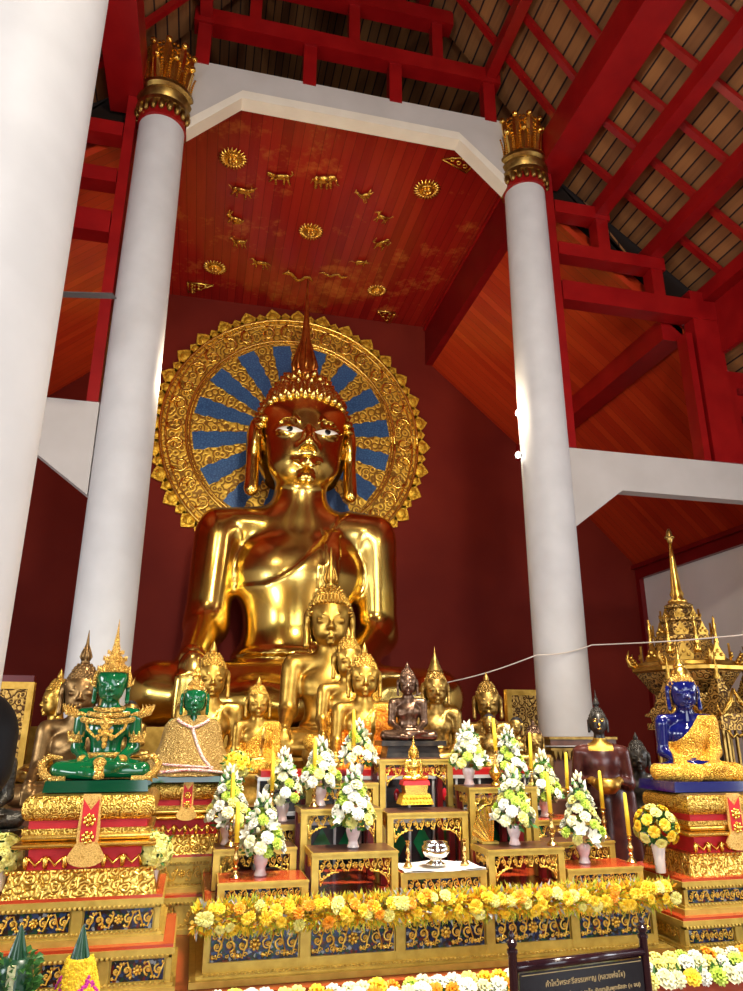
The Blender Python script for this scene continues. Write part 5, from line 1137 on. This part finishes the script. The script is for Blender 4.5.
# ================================================================== BANANA-LEAF CONES, TABLE
tag(build('offering_table', MB().box(-.62, .2, 3.12, 3.5, .36, .40).box(-.60, -.55, 3.14, 3.19, 0, .36).box(.13, .18, 3.14, 3.19, 0, .36).box(-.60, -.55, 3.43, 3.48, 0, .36).box(.13, .18, 3.43, 3.48, 0, .36), dark_wood), 'low dark wooden table below the leaf cone offerings', 'table')
def leaf_cone(px, pt, pc, hw_px, lab, kind):
    Y = 3.3; tp = at(px, pt, Y=Y); cz = at(px, pc, Y=Y).z; X = tp.x; z0 = .401; hc = tp.z-cz; k = hw_px*3.0/F
    t = thing('leaf_cone_offering', lab, 'offering', (X, Y, z0), 0, 'folded leaf cone offerings'); c = cz-z0
    mb = MB()
    for j in range(9):
        a = 2*PI*j/9; mb2 = MB(); mb2.prism([(-k*.42, -.01-.012*(j % 2)), (k*.42, -.01), (k*.26, hc*.45), (.002, hc*1.0), (-.002, hc), (-k*.26, hc*.45)], -.003, .0, 'Y')
        V = mb2.v[0]; V[:, 1] -= k*.62*np.clip(1-V[:, 2]/hc, 0, 1)**1.4; mb.merge(mb2, Matrix.Translation((0, 0, c)) @ Matrix.Rotation(a, 4, 'Z'))
    mb.lathe([(k*.6, 0), (k*.25, hc*.4), (.003, hc*.98)], (0, 0, c), 12); build('leaf_tip', mb, leaf_d, t)
    R0 = k*2.1
    def prof(v): return R0*math.sin(PI*(.13+.55*(1-v)))**.8 if kind == 'yellow' else R0*(1.05-.45*v)
    mb = MB(); mb.lathe([(prof(v)*.9, v*c) for v in np.linspace(0, 1, 9)], (0, 0, 0), 20); build('core', mb, pet_yel if kind == 'yellow' else leaf_d, t, True)
    sm = MB(); sv = MB()
    for i in range(1500 if kind == 'yellow' else 420):
        v = random.random(); a = random.uniform(-PI, PI); zz = v*c; zig = abs(((a/PI*3.5) % 2)-1)
        band = abs((1-v)-(.16+.22*zig)) < .035 or abs((1-v)-(.5+.22*zig)) < .035
        r = prof(v)*.92; tgt = sv if (band and kind == 'yellow') else sm
        if kind == 'yellow': tgt.ball((r*math.cos(a), r*math.sin(a), zz), .0065, 5, 3)
        else:
            q = Vector((math.cos(a), math.sin(a), .5)); tgt.merge(MB().add([(0, 0, 0), (.022, .012, .01), (.04, 0, .0), (.022, -.012, .01)], [(0, 1, 2, 3)]), Matrix.Translation((r*math.cos(a), r*math.sin(a), zz)) @ Matrix.Rotation(a, 4, 'Z') @ Matrix.Rotation(random.uniform(-1, .2), 4, 'Y') @ Matrix.Rotation(random.uniform(-1, 1), 4, 'X'))
    build('petals' if kind == 'yellow' else 'folded_leaves', sm, pet_yel if kind == 'yellow' else leaf_m, t)['kind'] = 'stuff'
    if kind == 'yellow': o = build('zigzag_band', sv, pet_mag, t); o['kind'] = 'stuff'; o['label'] = 'magenta zigzag of petals'
    else:
        mb = MB(); mb.box(-.016, .010, -R0*.72, -R0*.55, c*.60, c*.97); build('white_panel', mb, pet_cream, t)
leaf_cone(84, 925, 957, 11.5, 'yellow petal dome with a magenta zigzag and a dark leaf tip', 'yellow')
leaf_cone(22, 925, 957, 11.5, 'green leaf dome with a dark leaf tip, at the bottom left corner', 'green')
# ================================================================== PERSON at the left edge
def person_sdf(P):
    b = union(P, [('e', (0, 0, 1.22), (.12, .20, .22)), ('e', (0, 0, 1.0), (.11, .17, .20)), ('e', (0, 0, .88), (.12, .18, .14)), ('c', (-.0, -.15, 1.36), (0, .15, 1.36), .06, .06), ('c', (0, 0, 1.36), (.01, 0, 1.50), .055, .05)], .06)
    lg = union(P, [('c', (0, s*.09, .86), (.01, s*.09, .48), .085, .06) for s in (-1, 1)]+[('c', (.01, s*.09, .48), (0, s*.09, .08), .058, .04) for s in (-1, 1)]+[('c', (.0, s*.09, .04), (-.17, s*.10, .03), .04, .032) for s in (-1, 1)], .03)
    ar = union(P, [('c', (0, s*.20, 1.34), (.03, s*.22, 1.06), .05, .04) for s in (-1, 1)]+[('c', (.03, s*.22, 1.06), (-.19, s*.06, 1.16), .038, .028) for s in (-1, 1)], .02)
    hd = union(P, [('e', (-.24, s*.022, 1.20), (.035, .014, .05)) for s in (-1, 1)]+[('c', (-.245-.012*i, s*.014, 1.23), (-.275-.010*i, s*.010, 1.315-.012*abs(i-1.5)), .009, .007) for s in (-1, 1) for i in range(4)]+[('c', (-.215, s*.02, 1.20), (-.20, s*.012, 1.26), .011, .009) for s in (-1, 1)], .006)
    h = union(P, [('e', (0, 0, 1.63), (.095, .075, .115)), ('e', (-.035, 0, 1.575), (.062, .058, .07)), ('c', (-.10, 0, 1.625), (-.118, 0, 1.595), .010, .014), ('e', (-.092, 0, 1.565), (.014, .022, .008)), ('e', (-.088, 0, 1.53), (.018, .022, .016))]+[('e', (.01, s*.076, 1.60), (.018, .010, .03)) for s in (-1, 1)], .02)
    d = smin(smin(b, lg, .05), ar, .03); d = smin(d, hd, .012); return smin(d, h, .025)
pp = at(-41, 742, Y=1.95)
me = surfnet(person_sdf, (-.36, -.30, -.02), (.2, .30, 1.78), .011, 'person_body')
for mm in (skin, shirt, trouser): me.materials.append(mm)
nv = len(me.polygons); ce = np.empty(nv*3, np.float32); me.polygons.foreach_get('center', ce); ce = ce.reshape(-1, 3)
mi = np.zeros(nv, np.int32); mi[(ce[:, 2] < 1.45) & (ce[:, 0] > -.16)] = 1; mi[(ce[:, 2] < .93)] = 2; me.polygons.foreach_set('material_index', mi)
t = thing('person', 'dark-haired visitor at the left edge, head bowed with palms together', 'person', (pp.x, 1.95, 0), sca=.955); obj('body', me, t)
def hair_sdf(P):
    d = union(P, [('e', (.02, 0, 1.655), (.112, .094, .115)), ('e', (.055, 0, 1.59), (.075, .082, .09)), ('e', (-.04, 0, 1.71), (.07, .075, .05))], .02)
    return np.maximum(d, np.minimum(-(P[..., 0]+.03), 1) * -1 * 0 + np.where((P[..., 0] < -.035) & (P[..., 2] < 1.69), .02, -.5))
obj('hair', surfnet(hair_sdf, (-.15, -.14, 1.42), (.18, .14, 1.82), .009, 'hair'), t, m=hair_m)
# ================================================================== SHRINE on the right
SX, SY = 4.88, 6.60
tag(build('shrine_table', MB().box(SX-.85, SX+.85, SY-.7, SY+.6, .45, 1.02), dark_wood), 'dark wooden platform beneath the spired gold shrine', 'table')
t = thing('spired_shrine', 'tall dark and gold spired palace shrine at the right edge', 'shrine', (SX, SY, 1.021), R(8), None, .84)
def tier8(mb, r0, z0, r1, z1): mb.lathe([(r0, z0), (r1, z1)], (0, 0, 0), 8, ang=PI/8)
mb = MB(); mb.lathe([(.62, 0), (.64, .03), (.60, .06), (.56, .10), (.58, .16), (.52, .20)], (0, 0, 0), 8, ang=PI/8); build('base', mb, gold_old, t, 'auto')
for k in range(8):
    a = PI/4*k+PI/8; mb = MB(); mb.lathe([(.035, .2), (.035, .24), (.022, .26), (.022, .95), (.036, .98), (.036, 1.0)], (.40*math.cos(a), .40*math.sin(a), 0), 10); build('post', mb, gold_old, t, 'auto')
mb = MB(); mb.lathe([(.30, .2), (.30, .98)], (0, 0, 0), 8, ang=PI/8); build('inner_wall', mb, mat('shrine_dark', (.03, .02, .015), .2, .3), t)
lattice = carved('gold_lattice', (.55, .33, .08), (.08, .035, .01), 26, .8, .4, .01, .8)
mb = MB(); mb.lathe([(.42, .98), (.42, 1.10), (.46, 1.12), (.60, 1.30), (.62, 1.34)], (0, 0, 0), 8, ang=PI/8); build('cornice', mb, lattice, t, 'auto')
mb = MB(); mb.lathe([(.62, 1.34), (.66, 1.36), (.66, 1.40), (.60, 1.42), (.58, 1.46), (.55, 1.47)], (0, 0, 0), 8, ang=PI/8); build('eave', mb, gold_body, t, 'auto')
mb = MB(); mb.lathe([(.54, 1.46), (.38, 1.60), (.34, 1.72), (.36, 1.74), (.36, 1.78), (.24, 1.82), (.22, 1.95), (.26, 1.97), (.26, 2.0), (.15, 2.04), (.14, 2.12), (.18, 2.14), (.18, 2.17), (.09, 2.22)], (0, 0, 0), 8, ang=PI/8); build('tiered_roof', mb, lattice, t, 'auto')
mb = MB(); mb.lathe([(.10, 2.20), (.12, 2.23), (.07, 2.27), (.085, 2.32), (.06, 2.38), (.055, 2.50), (.03, 2.78), (.016, 2.98)], (0, 0, 0), 16); build('spire', mb, gold_bright, t, True)
mb = MB(); mb.lathe([(.012, 2.97), (.03, 3.0), (.05, 3.06), (.035, 3.11), (.035, 3.13), (.01, 3.18)], (0, 0, 0), 12)
for k in range(8): mb.ball((.045*math.cos(k*PI/4), 0.045*math.sin(k*PI/4), 3.06), .018, 6, 4)
build('filigree_knob', mb, gold_old, t, True)
for k in range(8):      # corner upswept finials and small pinnacles
    a = PI/4*k+PI/8; c, s_ = math.cos(a), math.sin(a)
    mb = MB(); mb.tube([(.58*c, .58*s_, 1.40), (.68*c, .68*s_, 1.44), (.71*c, .71*s_, 1.52), (.68*c, .68*s_, 1.62)], [.03, .03, .02, .004], 7)
    for q in range(4): mb.ball(((.60+.02*q)*c, (.60+.02*q)*s_, 1.44+.03*q), (.03, .03, .02), 6, 4)
    build('corner_finial', mb, gold_body, t, True)
    mb = MB(); mb.lathe([(.04, 0), (.045, .05), (.02, .09), (.028, .13), (.016, .22), (.022, .34), (.008, .38), (.016, .41), (.002, .45)], (.40*c, .40*s_, 1.56), 10); build('pinnacle', mb, gold_bright, t, True)
for k in range(8):      # gable plaques around the tiers
    a = PI/4*k; 
    for rr, zz, ss in ((.50, 1.47, 1.0), (.33, 1.78, .75), (.22, 2.0, .55)):
        mb = MB(); mb.prism([(-.09*ss, 0), (-.11*ss, .05*ss), (-.05*ss, .12*ss), (0, .22*ss), (.05*ss, .12*ss), (.11*ss, .05*ss), (.09*ss, 0)], -.012, .012, 'Y')
        for q in (-1, 0, 1): mb.ball((q*.05*ss, -.018, (.06+.04*(q == 0))*ss), .022*ss, 6, 4)
        m2 = MB(); m2.merge(mb, Matrix.Rotation(a, 4, 'Z') @ Matrix.Translation((0, -rr, zz))); build('gable_plaque', m2, gold_body, t, 'auto')
for i, (dx, dy) in enumerate(((-.56, -.28), (-.16, -.60), (.36, -.52))):   # little porches around the base
    p = MB(); p.box(dx-.16, dx+.16, dy-.13, dy+.13, .0, .14)
    r_ = build('porch', p, gold_old, t, loc=(dx*-.15, dy*-.15, 0), sca=1.15)
    for sx in (-1, 1):
        for sy in (-1, 1): q = MB(); q.box(dx+sx*.13-.012, dx+sx*.13+.012, dy+sy*.1-.012, dy+sy*.1+.012, .14, .62); build('porch_post', q, gold_old, r_)
    q = MB(); q.box(dx-.19, dx+.19, dy-.16, dy+.16, .60, .66); q.box(dx-.16, dx+.16, dy-.13, dy+.13, .66, .72); q.box(dx-.20, dx+.20, dy-.17, dy+.17, .72, .75)
    for z_, w_ in ((.75, .18), (.84, .13), (.92, .09), (.99, .06)): q.box(dx-w_, dx+w_, dy-w_*.85, dy+w_*.85, z_, z_+.09, w_*.35, w_*.3)
    build('porch_roof', q, lattice, r_); q = MB()
    for sx in (-1, 1):
        q.tube([(dx, dy-.17, .98), (dx+sx*.06, dy-.18, .86), (dx+sx*.13, dy-.18, .79), (dx+sx*.21, dy-.18, .74), (dx+sx*.24, dy-.18, .83)], [.014, .022, .022, .022, .004], 6)
        for k_ in range(4): q.ball((dx+sx*(.04+.045*k_), dy-.19, .86-.035*k_), (.022, .012, .022), 6, 4)
        q.tube([(dx+sx*.13, dy-.17, .60), (dx+sx*.09, dy-.17, .53), (dx+sx*.04, dy-.17, .57), (dx, dy-.17, .54)], [.018, .014, .014, .014], 6)
    q.lathe([(.03, 0), (.04, .04), (.018, .08), (.025, .12), (.012, .18), (.003, .30)], (dx, dy, 1.06), 8); build('porch_gable', q, gold_body, r_, True)
# teal crowned figure in the right porch
t = thing('crowned_figurine', 'small teal and gold crowned figurine on a patterned drum, right edge', 'figurine', (SX+.35, SY-.92, .80))
mb = MB(); mb.lathe([(.13, .0), (.14, .04), (.12, .08), (.12, .26), (.14, .29), (.14, .32), (.08, .36)], (0, 0, 0), 20); build('drum', mb, teal, t, 'auto')
mb = MB(); mb.lathe([(.09, .36), (.10, .42), (.06, .48), (.07, .52), (.045, .58), (.02, .66), (.003, .74)], (0, 0, 0), 16); build('crown', mb, teal, t, 'auto')
mb = MB()
for z_ in (.05, .27, .335): mb.tube([(.138*math.cos(a), .138*math.sin(a), z_) for a in np.linspace(0, 2*PI, 25)], .010, 5)
build('gold_bands', mb, gold_old, t, True)
tag(build('figurine_stand', MB().box(SX+.15, SX+.55, SY-1.1, SY-.74, .45, .80), dark_wood), 'dark block stand under the teal figurine', 'stand')
# carved dark cabinet by the column, gilt screens at the back
t = thing('carved_cabinet', 'dark carved wooden cabinet with a gilt rim before the right column', 'cabinet', (3.27, 6.15, .451))
mb = MB(); mb.box(-.28, .28, -.2, .2, 0, 1.0); mb.box(-.31, .31, -.23, .23, 1.02, 1.07); build('body', mb, dark_wood, t)
mb = MB(); mb.box(-.32, .32, -.24, .24, 1.07, 1.09); mb.box(-.31, .31, -.235, .23, .98, 1.0)
for k in range(14): mb.prism([(-.29+k*.042, .98), (-.27+k*.042, .90), (-.25+k*.042, .98)], -.235, -.21, 'Y')
build('gilt_rim', mb, gold_old, t)
def screen(px0, px1, py, Y, lab, zb):
    a = at(px0, py, Y=Y); b = at(px1, py, Y=Y); w_ = (b.x-a.x)/2; h = (a.z+b.z)/2-zb; t = thing('gilt_screen', lab, 'screen', ((a.x+b.x)/2, Y, zb), group='gilt screens at the back')
    mb = MB(); mb.box(-w_+.03, w_-.03, -.03, .03, 0, h-.03); build('panel', mb, lattice, t); mb = MB()
    mb.box(-w_, -w_+.06, -.05, .05, 0, h); mb.box(w_-.06, w_, -.05, .05, 0, h); mb.box(-w_+.06, w_-.06, -.05, .05, h-.07, h); mb.box(-w_+.06, w_-.06, -.05, .05, 0, .06); build('frame', mb, gold_body, t)
screen(505, 552, 690, 8.75, 'carved gilt screen at the back, left of the right column', .451)
screen(-12, 36, 682, 8.2, 'carved gilt screen at the back, behind the nearest column', .451)
struct('doorway_left', MB().box(-2.12, -1.75, 8.7, 8.8, .45, 2.15), lac_dark)
# ================================================================== STRING, FAN, LAMPS
P0 = at(395, 700, Y=8.9); P1 = at(440, 684, Y=8.3); P2 = at(537, 655, Y=7.27); P3 = at(592, 645, Y=7.27); P4 = at(743, 632, Y=5.5); pts = []
P4 = P4+(P4-P3)*.5
for a, b in ((P0, P1), (P1, P2), (P2, P3), (P3, P4)):
    for i in range(8): u = i/8; pts.append(a.lerp(b, u)-Vector((0, 0, .03*math.sin(PI*u))))
mb = MB(); mb.tube(pts+[P4], .007, 5); tag(build('sacred_string', mb, string_m, None, True), 'white string stretched from the giant past the right column', 'string')
hub = at(44, 291, Y=6.0)
t = thing('ceiling_fan', 'grey ceiling fan blade showing between the two left columns', 'fan', tuple(hub)); mb = MB(); mb.lathe([(.03, -.08), (.10, -.06), (.11, .03), (.04, .08)], (0, 0, 0), 20); build('motor', mb, grey_m, t, 'auto')
mb = MB(); mb.lathe([(.015, .05), (.015, 12.6-hub.z)], (0, 0, 0), 8); build('rod', mb, grey_m, t)
for k in range(3):
    mb = MB(); mb.box(.10, .62, -.055, .055, -.03, -.022); m2 = MB(); m2.merge(mb, Matrix.Rotation(2*PI*k/3-.18, 4, 'Z') @ Matrix.Rotation(.15, 4, 'X')); build('blade', m2, grey_m, t)
for py, lab in ((413, 'upper'), (455, 'lower')):
    p = at(518, py, Y=7.62); t = thing('column_lamp', '%s of the two glowing lamps on the side of the right column' % lab, 'lamp', tuple(p), group='lamps on the right column')
    mb = MB(); mb.ball((0, 0, 0), (.032, .032, .04), 12, 8); build('bulb', mb, lamp_glow, t, True); mb = MB(); mb.tube([(.02, 0, 0), (max(.05, 3.73-p.x), 0, 0)], .015, 6); build('bracket', mb, grey_m, t)
